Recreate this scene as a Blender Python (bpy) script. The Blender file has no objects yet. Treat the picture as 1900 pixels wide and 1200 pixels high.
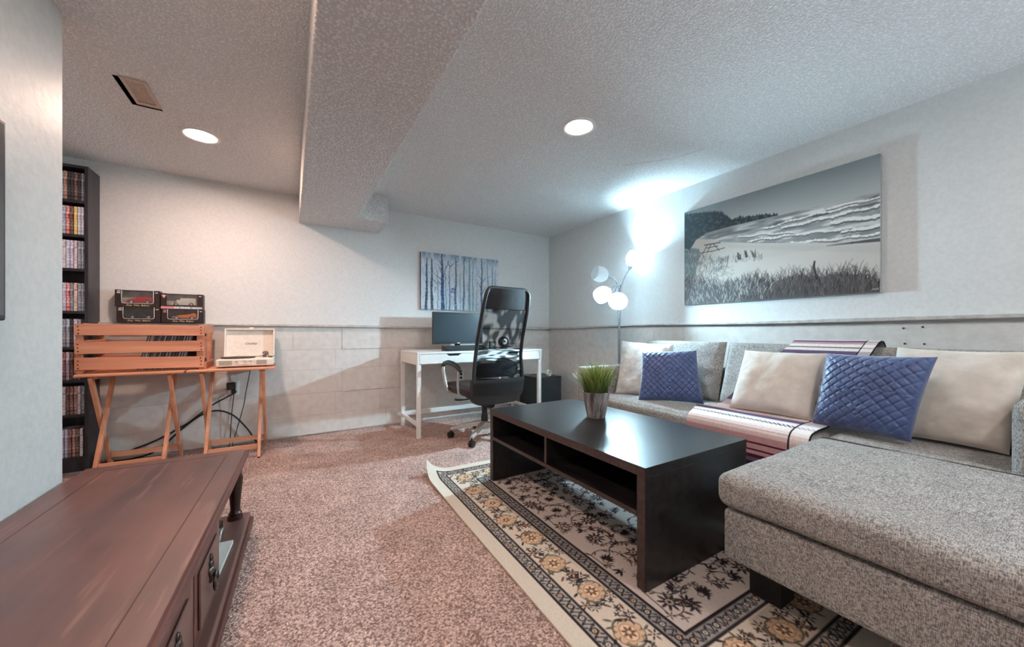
import bpy, math, random
import numpy as np
from mathutils import Vector, Matrix, noise

rnd = random.Random(7)
nprng = np.random.RandomState(5)
scene = bpy.context.scene
COL = scene.collection
PI = math.pi

# ------------------------------------------------------------------ camera, world, exposure
YAW = 0.5448
cam_data = bpy.data.cameras.new('camera')
cam = bpy.data.objects.new('camera', cam_data)
COL.objects.link(cam)
cam.location = (0, 0, 0.94)
cam.rotation_euler = (PI / 2, 0, -YAW)
cam_data.sensor_width = 36.0
cam_data.lens = 678.6 / 1900 * 36
cam_data.shift_y = 16.26 / 1900
cam_data.clip_start = 0.02
scene.camera = cam
world = bpy.data.worlds.new('world')
scene.world = world
world.use_nodes = True
world.node_tree.nodes['Background'].inputs[0].default_value = (0.5, 0.55, 0.6, 1)
world.node_tree.nodes['Background'].inputs[1].default_value = 0.1
vs = scene.view_settings
vs.view_transform = 'Standard'
vs.look = 'None'
vs.gamma = 1
vs.use_curve_mapping = False
vs.exposure = 1.1
WARM = (1.0, 0.70, 0.56)
WARM_SOFT = (1.0, 0.87, 0.79)
COOL = (0.54, 0.84, 1.0)
DOWNLIGHT_POWER = 150.0
BULB_POWER = 1300.0
ADDED_UPLIGHT_POWER = 560.0

# ------------------------------------------------------------------ helpers
LOC = {}

def lin(c):
    return tuple(((v / 255) / 12.92 if v / 255 <= 0.04045 else ((v / 255 + 0.055) / 1.055) ** 2.4) for v in c)

def tag(o, label=None, cat=None, group=None, kind=None):
    if label: o['label'] = label
    if cat: o['category'] = cat
    if group: o['group'] = group
    if kind: o['kind'] = kind
    return o

def thing(name, label, cat, loc=(0, 0, 0), rz=0.0, group=None):
    o = bpy.data.objects.new(name, None)
    COL.objects.link(o)
    o.empty_display_size = 0.05
    o.location = loc
    o.rotation_euler = (0, 0, rz)
    LOC[o.name] = (0, 0, 0) if rz else tuple(loc)
    return tag(o, label, cat, group)

def local_thing(name, label, cat, loc, rot=(0, 0, 0), group=None):
    """children are built in local coordinates round the origin"""
    o = thing(name, label, cat, (0, 0, 0), 0, group)
    o.location = loc
    o.rotation_euler = rot
    return o

def mesh_data(name, V, F, smooth=False):
    me = bpy.data.meshes.new(name)
    me.from_pydata([tuple(v) for v in V], [], [tuple(f) for f in F])
    me.update()
    if smooth:
        me.polygons.foreach_set('use_smooth', [True] * len(me.polygons))
    return me

def link(name, me, mat=None, parent=None, bevel=0.0, seg=2, sharp=None, sub=0):
    o = bpy.data.objects.new(name, me)
    COL.objects.link(o)
    if mat is not None and not me.materials:
        me.materials.append(mat)
    if parent is not None:
        o.parent = parent
        LOC[o.name] = LOC.get(parent.name, (0, 0, 0))
    if sharp is not None:
        me.set_sharp_from_angle(angle=math.radians(sharp))
    if bevel:
        m = o.modifiers.new('bevel', 'BEVEL')
        m.width = bevel
        m.segments = seg
        m.limit_method = 'ANGLE'
        m.angle_limit = math.radians(35)
    if sub:
        m = o.modifiers.new('subdivision', 'SUBSURF')
        m.levels = sub
        m.render_levels = sub
    return o

class B:
    def __init__(self):
        self.V = []
        self.F = []

    def add(self, V, F):
        n = len(self.V)
        self.V += [tuple(v) for v in V]
        self.F += [tuple(i + n for i in f) for f in F]
        return self

    def box(self, x0, x1, y0, y1, z0, z1):
        V = [(x0, y0, z0), (x1, y0, z0), (x1, y1, z0), (x0, y1, z0), (x0, y0, z1), (x1, y0, z1), (x1, y1, z1), (x0, y1, z1)]
        F = [(0, 3, 2, 1), (4, 5, 6, 7), (0, 1, 5, 4), (1, 2, 6, 5), (2, 3, 7, 6), (3, 0, 4, 7)]
        return self.add(V, F)

    def bar(self, p, q, w, h, up=(0, 0, 1)):
        p, q = Vector(p), Vector(q)
        d = (q - p).normalized()
        s = d.cross(Vector(up)).normalized()
        u = s.cross(d).normalized()
        V = []
        for c in (p, q):
            for a, b in ((-1, -1), (1, -1), (1, 1), (-1, 1)):
                V.append(c + s * (a * w / 2) + u * (b * h / 2))
        F = [(3, 2, 1, 0), (4, 5, 6, 7), (0, 1, 5, 4), (1, 2, 6, 5), (2, 3, 7, 6), (3, 0, 4, 7)]
        return self.add(V, F)

    def prism(self, poly, axis, a, b):
        """poly: 2D points; extruded along axis from a to b"""
        n = len(poly)
        def pt(p, t):
            if axis == 'x': return (t, p[0], p[1])
            if axis == 'y': return (p[0], t, p[1])
            return (p[0], p[1], t)
        V = [pt(p, a) for p in poly] + [pt(p, b) for p in poly]
        F = [tuple(range(n))[::-1], tuple(range(n, 2 * n))] + [(i, (i + 1) % n, n + (i + 1) % n, n + i) for i in range(n)]
        return self.add(V, F)

    def tube(self, path, r, n=10, closed=False, caps=True):
        P = [Vector(p) for p in path]
        R = r if isinstance(r, (list, tuple)) else [r] * len(P)
        m = len(P)
        V = []
        F = []
        prev = None
        for i, p in enumerate(P):
            if closed:
                d = (P[(i + 1) % m] - P[i - 1]).normalized()
            else:
                d = (P[min(i + 1, m - 1)] - P[max(i - 1, 0)]).normalized()
            if prev is None:
                a = d.orthogonal().normalized()
            else:
                a = (prev - d * prev.dot(d)).normalized()
            prev = a
            b = d.cross(a)
            for k in range(n):
                t = 2 * PI * k / n
                V.append(p + (a * math.cos(t) + b * math.sin(t)) * R[i])
        for i in range(m if closed else m - 1):
            j = (i + 1) % m
            for k in range(n):
                F.append((i * n + k, i * n + (k + 1) % n, j * n + (k + 1) % n, j * n + k))
        if caps and not closed:
            F.append(tuple(range(n))[::-1])
            F.append(tuple((m - 1) * n + k for k in range(n)))
        return self.add(V, F)

    def lathe(self, prof, n=32, M=None, caps=(True, True)):
        """prof: (radius, height) pairs, turned about local z"""
        V = []
        F = []
        for r, h in prof:
            for k in range(n):
                t = 2 * PI * k / n
                v = Vector((r * math.cos(t), r * math.sin(t), h))
                V.append(M @ v if M is not None else v)
        for i in range(len(prof) - 1):
            for k in range(n):
                F.append((i * n + k, i * n + (k + 1) % n, (i + 1) * n + (k + 1) % n, (i + 1) * n + k))
        if caps[0]: F.append(tuple(range(n))[::-1])
        if caps[1]: F.append(tuple((len(prof) - 1) * n + k for k in range(n)))
        return self.add(V, F)

    def ball(self, c, r, n=16, m=10, sc=(1, 1, 1)):
        prof = [(max(1e-4, r * math.sin(PI * i / m)), -r * math.cos(PI * i / m)) for i in range(m + 1)]
        return self.lathe(prof, n, Matrix.Translation(c) @ Matrix.Diagonal((*sc, 1)))

    def grid(self, fn, nu, nv, flip=False):
        V = [fn(i / nu, j / nv) for j in range(nv + 1) for i in range(nu + 1)]
        F = []
        for j in range(nv):
            for i in range(nu):
                a = j * (nu + 1) + i
                f = (a, a + 1, a + nu + 2, a + nu + 1)
                F.append(f[::-1] if flip else f)
        return self.add(V, F)

    def build(self, name, mat, parent=None, bevel=0.0, seg=2, smooth=False, sharp=None, sub=0):
        V = self.V
        loc = (0, 0, 0)
        if parent is not None:
            loc = LOC.get(parent.name, (0, 0, 0))
        else:
            xs, ys, zs = zip(*V)
            loc = ((min(xs) + max(xs)) / 2, (min(ys) + max(ys)) / 2, min(zs))
        V = [(v[0] - loc[0], v[1] - loc[1], v[2] - loc[2]) for v in V]
        me = mesh_data(name, V, self.F, smooth or sharp is not None or bool(bevel))
        if bevel and sharp is None and not smooth:
            sharp = 30
        o = link(name, me, mat, parent, bevel, seg, sharp, sub)
        if bevel:
            o.modifiers['bevel'].harden_normals = True
        if parent is None:
            o.location = loc
            LOC[o.name] = loc
        return o

def aim(origin, direction, roll=0):
    d = Vector(direction).normalized()
    return Matrix.Translation(origin) @ d.to_track_quat('Z', 'Y').to_matrix().to_4x4()

def colour_grid(name, pos, rgb, mat, parent=None, origin=None):
    """pos (h, w, 3) array of points, rgb (h, w, 3) linear colours -> mesh with a colour attribute"""
    h, w = pos.shape[:2]
    if parent is not None:
        origin = LOC.get(parent.name, (0, 0, 0))
    elif origin is None:
        f = pos.reshape(-1, 3)
        origin = tuple((f.min(0) + f.max(0)) / 2)
        origin = (origin[0], origin[1], float(f[:, 2].min()))
    P = (pos - np.array(origin)).reshape(-1, 3).astype(np.float32)
    me = bpy.data.meshes.new(name)
    idx = np.arange(h * w).reshape(h, w)
    q = np.stack([idx[:-1, :-1], idx[:-1, 1:], idx[1:, 1:], idx[1:, :-1]], -1).reshape(-1, 4)
    me.vertices.add(h * w)
    me.vertices.foreach_set('co', P.ravel())
    me.loops.add(q.size)
    me.loops.foreach_set('vertex_index', q.ravel().astype(np.int32))
    me.polygons.add(len(q))
    me.polygons.foreach_set('loop_start', np.arange(0, q.size, 4).astype(np.int32))
    me.update(calc_edges=True)
    me.polygons.foreach_set('use_smooth', np.ones(len(q), bool))
    at = me.color_attributes.new('Col', 'FLOAT_COLOR', 'POINT')
    c4 = np.ones((h * w, 4), np.float32)
    c4[:, :3] = rgb.reshape(-1, 3)
    at.data.foreach_set('color', c4.ravel())
    me.validate()
    o = link(name, me, mat, parent)
    if parent is None:
        o.location = origin
        LOC[o.name] = tuple(origin)
    return o

class Ras:
    """a small painter for printed and woven patterns: draws in metres on an array"""
    def __init__(self, w, h, step, bg):
        self.nx, self.ny, self.s = int(round(w / step)) + 1, int(round(h / step)) + 1, step
        self.a = np.ones((self.ny, self.nx, 3)) * np.array(lin(bg))
        self.X, self.Y = np.meshgrid(np.arange(self.nx) * step, np.arange(self.ny) * step)

    def _win(self, x0, x1, y0, y1):
        i0, i1 = max(0, int(x0 / self.s) - 1), min(self.nx, int(x1 / self.s) + 2)
        j0, j1 = max(0, int(y0 / self.s) - 1), min(self.ny, int(y1 / self.s) + 2)
        return slice(j0, j1), slice(i0, i1)

    def _put(self, w, m, col, al=1.0):
        m = np.clip(m, 0, 1)[..., None] * al
        self.a[w] = self.a[w] * (1 - m) + np.array(lin(col)) * m

    def line(self, pts, r, col, al=1.0):
        rr = r if isinstance(r, (list, tuple)) else [r] * len(pts)
        for (p, q, ra, rb) in zip(pts[:-1], pts[1:], rr[:-1], rr[1:]):
            m = max(ra, rb) + self.s
            w = self._win(min(p[0], q[0]) - m, max(p[0], q[0]) + m, min(p[1], q[1]) - m, max(p[1], q[1]) + m)
            X, Y = self.X[w], self.Y[w]
            if X.size == 0: continue
            dx, dy = q[0] - p[0], q[1] - p[1]
            L = dx * dx + dy * dy + 1e-12
            t = np.clip(((X - p[0]) * dx + (Y - p[1]) * dy) / L, 0, 1)
            d = np.hypot(X - p[0] - t * dx, Y - p[1] - t * dy)
            self._put(w, (ra + (rb - ra) * t - d) / self.s + 0.5, col, al)

    def ell(self, c, a, b, ang, col, al=1.0, ring=None):
        m = max(a, b) + self.s
        w = self._win(c[0] - m, c[0] + m, c[1] - m, c[1] + m)
        X, Y = self.X[w] - c[0], self.Y[w] - c[1]
        if X.size == 0: return
        ca, sa = math.cos(ang), math.sin(ang)
        u, v = (X * ca + Y * sa) / a, (-X * sa + Y * ca) / b
        d = (1 - np.hypot(u, v)) * min(a, b)
        mk = d / self.s + 0.5
        if ring is not None:
            mk = np.minimum(mk, (ring - d) / self.s + 0.5)
        self._put(w, mk, col, al)

    def rect(self, x0, x1, y0, y1, col, al=1.0):
        w = self._win(x0, x1, y0, y1)
        X, Y = self.X[w], self.Y[w]
        if X.size == 0: return
        m = np.minimum(np.minimum(X - x0, x1 - X), np.minimum(Y - y0, y1 - Y)) / self.s + 0.5
        self._put(w, m, col, al)

    def below(self, pts, col, al=1.0, jag=0.0, until=None):
        """paint everything beyond the polyline y(x) (and before until(x))"""
        xs, ys = zip(*pts)
        y = np.interp(self.X[0], xs, ys)
        if jag:
            y = y + jag * (nprng.rand(self.nx) - 0.5)
        m = (self.Y - y[None, :]) / self.s + 0.5
        inside = (self.X >= min(xs)) & (self.X <= max(xs))
        m = np.where(inside, m, 0)
        if until is not None:
            ux, uy = zip(*until)
            m = np.minimum(m, (np.interp(self.X[0], ux, uy)[None, :] - self.Y) / self.s + 0.5)
        self._put((slice(None), slice(None)), m, col, al)

def smooth_noise(ny, nx, cy, cx, rs):
    """bilinear value noise on an (ny, nx) array with cells cy by cx"""
    gy, gx = int(ny / cy) + 3, int(nx / cx) + 3
    g = rs.rand(gy, gx)
    y, x = np.arange(ny) / cy, np.arange(nx) / cx
    j, i = y.astype(int), x.astype(int)
    fy, fx = (y - j)[:, None], (x - i)[None, :]
    fy, fx = fy * fy * (3 - 2 * fy), fx * fx * (3 - 2 * fx)
    a = g[j][:, i]; b = g[j][:, i + 1]; c = g[j + 1][:, i]; d = g[j + 1][:, i + 1]
    return (a * (1 - fx) + b * fx) * (1 - fy) + (c * (1 - fx) + d * fx) * fy

# ------------------------------------------------------------------ materials
def nodes_of(name):
    m = bpy.data.materials.new(name)
    m.use_nodes = True
    nt = m.node_tree
    return m, nt, nt.nodes['Principled BSDF']

def pmat(name, c1, c2=None, scale=20.0, rough=0.5, metal=0.0, bump=0.0, bscale=None, stretch=(1, 1, 1), detail=3.0,
         lo=0.35, hi=0.65, spec=0.5, coat=0.0, bdist=0.002, sheen=0.0, rvar=0.0):
    """two-tone procedural noise material; c1, c2 given as 0-255 sRGB"""
    m, nt, bs = nodes_of(name)
    N, L = nt.nodes, nt.links
    bs.inputs['Roughness'].default_value = rough
    bs.inputs['Metallic'].default_value = metal
    bs.inputs['Specular IOR Level'].default_value = spec
    if coat:
        bs.inputs['Coat Weight'].default_value = coat
        bs.inputs['Coat Roughness'].default_value = 0.15
    if sheen:
        bs.inputs['Sheen Weight'].default_value = sheen
    tc = N.new('ShaderNodeTexCoord')
    mp = N.new('ShaderNodeMapping')
    mp.inputs['Scale'].default_value = stretch
    L.new(tc.outputs['Object'], mp.inputs[0])
    nz = N.new('ShaderNodeTexNoise')
    nz.inputs['Scale'].default_value = scale
    nz.inputs['Detail'].default_value = detail
    L.new(mp.outputs[0], nz.inputs['Vector'])
    rp = N.new('ShaderNodeValToRGB')
    rp.color_ramp.elements[0].position = lo
    rp.color_ramp.elements[1].position = hi
    rp.color_ramp.elements[0].color = (*lin(c1), 1)
    rp.color_ramp.elements[1].color = (*lin(c2 or c1), 1)
    L.new(nz.outputs['Fac'], rp.inputs[0])
    L.new(rp.outputs[0], bs.inputs['Base Color'])
    if rvar:
        mr = N.new('ShaderNodeMapRange')
        mr.inputs['To Min'].default_value = rough - rvar
        mr.inputs['To Max'].default_value = rough + rvar
        L.new(nz.outputs['Fac'], mr.inputs['Value'])
        L.new(mr.outputs[0], bs.inputs['Roughness'])
    if bump:
        nb = N.new('ShaderNodeTexNoise')
        nb.inputs['Scale'].default_value = bscale or scale
        nb.inputs['Detail'].default_value = 2.0
        L.new(mp.outputs[0], nb.inputs['Vector'])
        bp = N.new('ShaderNodeBump')
        bp.inputs['Strength'].default_value = bump
        bp.inputs['Distance'].default_value = bdist
        L.new(nb.outputs['Fac'], bp.inputs['Height'])
        L.new(bp.outputs[0], bs.inputs['Normal'])
    return m

def emission(name, col, strength):
    m = bpy.data.materials.new(name)
    m.use_nodes = True
    nt = m.node_tree
    nt.nodes.clear()
    e = nt.nodes.new('ShaderNodeEmission')
    e.inputs[0].default_value = (*col, 1)
    e.inputs[1].default_value = strength
    o = nt.nodes.new('ShaderNodeOutputMaterial')
    nt.links.new(e.outputs[0], o.inputs[0])
    return m

def woven(name, c1, c2, scale=230.0, rough=0.95, bump=0.5, fine=0.55):
    """heathered cloth: two crossed stretched noises"""
    m, nt, bs = nodes_of(name)
    N, L = nt.nodes, nt.links
    bs.inputs['Roughness'].default_value = rough
    bs.inputs['Specular IOR Level'].default_value = 0.1
    tc = N.new('ShaderNodeTexCoord')
    outs = []
    for st in ((1, 0.16, 1), (0.16, 1, 0.22)):
        mp = N.new('ShaderNodeMapping')
        mp.inputs['Scale'].default_value = st
        L.new(tc.outputs['Object'], mp.inputs[0])
        nz = N.new('ShaderNodeTexNoise')
        nz.inputs['Scale'].default_value = scale
        nz.inputs['Detail'].default_value = 2.0
        L.new(mp.outputs[0], nz.inputs['Vector'])
        outs.append(nz.outputs['Fac'])
    mx = N.new('ShaderNodeMath')
    mx.operation = 'ADD'
    L.new(outs[0], mx.inputs[0]); L.new(outs[1], mx.inputs[1])
    big = N.new('ShaderNodeTexNoise')
    big.inputs['Scale'].default_value = 9.0
    L.new(tc.outputs['Object'], big.inputs['Vector'])
    ad = N.new('ShaderNodeMath')
    ad.operation = 'MULTIPLY_ADD'
    ad.inputs[1].default_value = 0.15
    L.new(big.outputs['Fac'], ad.inputs[0]); L.new(mx.outputs[0], ad.inputs[2])
    rp = N.new('ShaderNodeValToRGB')
    rp.color_ramp.elements[0].position = 0.80
    rp.color_ramp.elements[1].position = 1.0
    e = rp.color_ramp.elements
    e[0].color = (*lin(c1), 1)
    e[1].color = (*lin(c2), 1)
    sc = N.new('ShaderNodeMapRange')
    sc.inputs['From Min'].default_value = 0.75
    sc.inputs['From Max'].default_value = 1.40
    L.new(ad.outputs[0], sc.inputs['Value'])
    e[0].position = 0.2
    e[1].position = 0.8
    L.new(sc.outputs[0], rp.inputs[0])
    L.new(rp.outputs[0], bs.inputs['Base Color'])
    bp = N.new('ShaderNodeBump')
    bp.inputs['Strength'].default_value = bump
    bp.inputs['Distance'].default_value = 0.0015
    L.new(mx.outputs[0], bp.inputs['Height'])
    L.new(bp.outputs[0], bs.inputs['Normal'])
    return m

def stucco(name, c1, c2, scale, bump, dist):
    """sprayed ceiling texture: rounded lumps over fine grain"""
    m, nt, bs = nodes_of(name)
    N, L = nt.nodes, nt.links
    bs.inputs['Roughness'].default_value = 0.9
    bs.inputs['Specular IOR Level'].default_value = 0.15
    tc = N.new('ShaderNodeTexCoord')
    vo = N.new('ShaderNodeTexVoronoi')
    vo.feature = 'SMOOTH_F1'
    vo.inputs['Scale'].default_value = scale
    nz = N.new('ShaderNodeTexNoise')
    nz.inputs['Scale'].default_value = scale * 0.8
    nz.inputs['Detail'].default_value = 4.0
    L.new(tc.outputs['Object'], vo.inputs['Vector'])
    L.new(tc.outputs['Object'], nz.inputs['Vector'])
    ad = N.new('ShaderNodeMath')
    ad.operation = 'SUBTRACT'
    L.new(nz.outputs['Fac'], ad.inputs[0]); L.new(vo.outputs['Distance'], ad.inputs[1])
    rp = N.new('ShaderNodeValToRGB')
    rp.color_ramp.elements[0].position = 0.0
    rp.color_ramp.elements[1].position = 0.45
    rp.color_ramp.elements[0].color = (*lin(c1), 1)
    rp.color_ramp.elements[1].color = (*lin(c2), 1)
    L.new(ad.outputs[0], rp.inputs[0])  # self-shade of the lumps put into the colour: hollows darker
    L.new(rp.outputs[0], bs.inputs['Base Color'])
    bp = N.new('ShaderNodeBump')
    bp.inputs['Strength'].default_value = bump
    bp.inputs['Distance'].default_value = dist
    L.new(ad.outputs[0], bp.inputs['Height'])
    L.new(bp.outputs[0], bs.inputs['Normal'])
    return m

def attr_mat(name, rough=0.8, bump=0.0, bscale=400, dist=0.001, spec=0.3, grain=0.0):
    m, nt, bs = nodes_of(name)
    N, L = nt.nodes, nt.links
    bs.inputs['Roughness'].default_value = rough
    bs.inputs['Specular IOR Level'].default_value = spec
    at = N.new('ShaderNodeAttribute')
    at.attribute_name = 'Col'
    tc = N.new('ShaderNodeTexCoord')
    nz = N.new('ShaderNodeTexNoise')
    nz.inputs['Scale'].default_value = bscale
    L.new(tc.outputs['Object'], nz.inputs['Vector'])
    if grain:
        mr = N.new('ShaderNodeMapRange')
        mr.inputs['From Min'].default_value = 0.3
        mr.inputs['From Max'].default_value = 0.7
        mr.inputs['To Min'].default_value = 1 - grain
        mr.inputs['To Max'].default_value = 1 + grain
        L.new(nz.outputs['Fac'], mr.inputs['Value'])
        mm = N.new('ShaderNodeVectorMath')
        mm.operation = 'SCALE'
        L.new(at.outputs['Color'], mm.inputs[0])
        L.new(mr.outputs[0], mm.inputs['Scale'])
        L.new(mm.outputs[0], bs.inputs['Base Color'])
    else:
        L.new(at.outputs['Color'], bs.inputs['Base Color'])
    if bump:
        bp = N.new('ShaderNodeBump')
        bp.inputs['Strength'].default_value = bump
        bp.inputs['Distance'].default_value = dist
        L.new(nz.outputs['Fac'], bp.inputs['Height'])
        L.new(bp.outputs[0], bs.inputs['Normal'])
    return m

def wood(name, c1, c2, axis='y', scale=14.0, rough=0.4, bump=0.1, coat=0.0):
    st = {'x': (0.08, 1, 1), 'y': (1, 0.08, 1), 'z': (1, 1, 0.08)}[axis]
    return pmat(name, c1, c2, scale=scale, rough=rough, bump=bump, bscale=scale * 5, stretch=st, detail=6.0, lo=0.3, hi=0.7,
                coat=coat, bdist=0.001, rvar=0.08)

def glassy(name, alpha_col, mix, rough=0.05):
    """thin clear plastic: mostly transparent with a gloss"""
    m = bpy.data.materials.new(name)
    m.use_nodes = True
    nt = m.node_tree
    nt.nodes.clear()
    t = nt.nodes.new('ShaderNodeBsdfTransparent')
    t.inputs[0].default_value = (*alpha_col, 1)
    g = nt.nodes.new('ShaderNodeBsdfGlossy')
    g.inputs['Roughness'].default_value = rough
    x = nt.nodes.new('ShaderNodeMixShader')
    x.inputs[0].default_value = mix
    o = nt.nodes.new('ShaderNodeOutputMaterial')
    nt.links.new(t.outputs[0], x.inputs[1]); nt.links.new(g.outputs[0], x.inputs[2]); nt.links.new(x.outputs[0], o.inputs[0])
    return m

M = {}
M['wall'] = pmat('wall_paint', (212, 214, 214), (219, 221, 221), scale=60, rough=0.62, bump=0.25, bscale=160, spec=0.35, bdist=0.0015)
M['wall_gloss'] = pmat('wall_paint_satin', (196, 201, 200), (204, 208, 207), scale=40, rough=0.55, bump=0.35, bscale=28, spec=0.5, bdist=0.004)
M['block'] = pmat('painted_block', (206, 203, 199), (216, 214, 211), scale=18, rough=0.6, bump=0.35, bscale=70, spec=0.3, bdist=0.002)
M['ledge'] = pmat('ledge_paint', (176, 172, 168), (198, 196, 193), scale=30, rough=0.5, bump=0.4, bscale=25, bdist=0.004)
M['joint'] = pmat('dark_joint', (88, 84, 82), (60, 56, 55), scale=40, rough=0.95)
M['ceiling'] = stucco('sprayed_ceiling', (218, 219, 219), (246, 246, 245), 125, 0.7, 0.008)
M['bulkhead'] = stucco('sprayed_bulkhead', (208, 206, 205), (243, 241, 240), 110, 0.8, 0.010)
M['white'] = pmat('white_lacquer', (226, 226, 224), (232, 232, 230), scale=15, rough=0.35)
M['white_plastic'] = pmat('white_plastic', (228, 228, 226), (236, 236, 234), scale=30, rough=0.35)
M['black_plastic'] = pmat('black_plastic', (18, 18, 19), (28, 28, 29), scale=90, rough=0.42, bump=0.15, bscale=500, bdist=0.0005)
M['black_leather'] = pmat('black_leather', (20, 20, 22), (32, 32, 34), scale=60, rough=0.45, bump=0.5, bscale=420, bdist=0.001)
M['brown_leather'] = pmat('dark_brown_leather', (34, 26, 26), (46, 35, 33), scale=50, rough=0.4, bump=0.4, bscale=380, bdist=0.001)
M['black_cloth'] = pmat('black_cloth', (16, 17, 20), (34, 35, 39), scale=500, rough=0.9, bump=0.6, bscale=600, bdist=0.001)
M['alu'] = pmat('brushed_aluminium', (176, 174, 170), (200, 198, 194), scale=120, rough=0.38, metal=0.55, stretch=(1, 1, 0.1))
M['lamp_metal'] = pmat('lamp_metal', (128, 136, 142), (150, 158, 164), scale=80, rough=0.35, metal=0.7)
M['espresso'] = pmat('espresso_laminate', (24, 23, 24), (40, 38, 39), scale=30, rough=0.30, stretch=(1, 0.12, 1), detail=2.0, rvar=0.04)
M['espresso_edge'] = pmat('espresso_edging', (58, 44, 42), (74, 56, 53), scale=60, rough=0.45)
M['shelf_black'] = pmat('black_brown_shelf', (38, 37, 42), (52, 51, 56), scale=40, rough=0.42, bump=0.15, bscale=200, stretch=(1, 1, 0.1))  # black lifted towards grey: the panels' sheen is put into the colour
M['sofa'] = woven('heather_grey_cloth', (98, 96, 95), (182, 180, 177), 520.0)
M['sofa_dark'] = pmat('sofa_seam', (70, 66, 62), (86, 81, 76), scale=200, rough=0.95)
M['cream'] = pmat('cream_velvet', (196, 188, 178), (210, 203, 194), scale=14, rough=0.8, bump=0.5, bscale=16, sheen=0.3, bdist=0.008)
M['grey_pillow'] = pmat('pale_grey_velvet', (184, 184, 180), (204, 203, 199), scale=14, rough=0.75, bump=0.6, bscale=15, sheen=0.3, bdist=0.010)
M['blue'] = pmat('blue_quilted_satin', (46, 66, 112), (58, 80, 130), scale=20, rough=0.45, bump=0.3, bscale=160, sheen=0.5, bdist=0.002)
M['carpet'] = None
M['oak'] = wood('varnished_pine', (196, 128, 96), (222, 160, 126), 'z', 26, 0.42, 0.15)
M['oak_x'] = wood('varnished_pine_top', (200, 134, 102), (226, 166, 132), 'x', 26, 0.42, 0.15)
M['crate'] = wood('crate_pine', (190, 120, 92), (222, 158, 126), 'x', 22, 0.6, 0.3)
M['crate_y'] = wood('crate_pine_end', (180, 112, 84), (212, 148, 116), 'y', 22, 0.6, 0.3)
M['nail'] = pmat('rusty_nail', (60, 26, 18), (84, 38, 28), scale=200, rough=0.7)
M['console'] = wood('worn_mahogany', (84, 58, 53), (126, 90, 80), 'y', 9, 0.40, 0.12, coat=0.15)
M['console_dark'] = wood('dark_mahogany', (66, 36, 32), (104, 60, 52), 'y', 16, 0.42, 0.12)
M['console_leg'] = pmat('black_mahogany', (30, 14, 14), (58, 24, 22), scale=20, rough=0.35)
M['brass'] = pmat('blackened_brass', (46, 42, 40), (110, 104, 98), scale=70, rough=0.35, metal=0.8, bump=0.4, bscale=200)
M['screen'] = pmat('dark_screen', (48, 60, 66), (54, 66, 72), scale=3, rough=0.22, spec=0.6)  # blue-grey room reflection put into the base colour
M['pot'] = pmat('streaked_grey_pot', (66, 63, 64), (168, 163, 163), scale=44, rough=0.8, bump=0.6, bscale=60, stretch=(1, 1, 0.08), bdist=0.004, lo=0.32, hi=0.66)
M['paper'] = pmat('white_paper', (226, 226, 220), (204, 206, 200), scale=26, rough=0.8, stretch=(1, 0.2, 1))
M['cable'] = pmat('black_cable', (14, 14, 15), (20, 20, 21), scale=50, rough=0.5)
M['hole'] = pmat('dark_recess_shade', (8, 8, 8), (12, 12, 12), scale=50, rough=0.9)  # flat black imitating shade behind the drawer notches
M['duct'] = pmat('dark_duct', (30, 24, 22), (44, 36, 32), scale=30, rough=0.7)
M['vent'] = pmat('vent_paint', (186, 164, 150), (204, 184, 170), scale=60, rough=0.5)
M['plastic_clear'] = glassy('clear_window', (0.93, 0.94, 0.95), 0.06)

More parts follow.
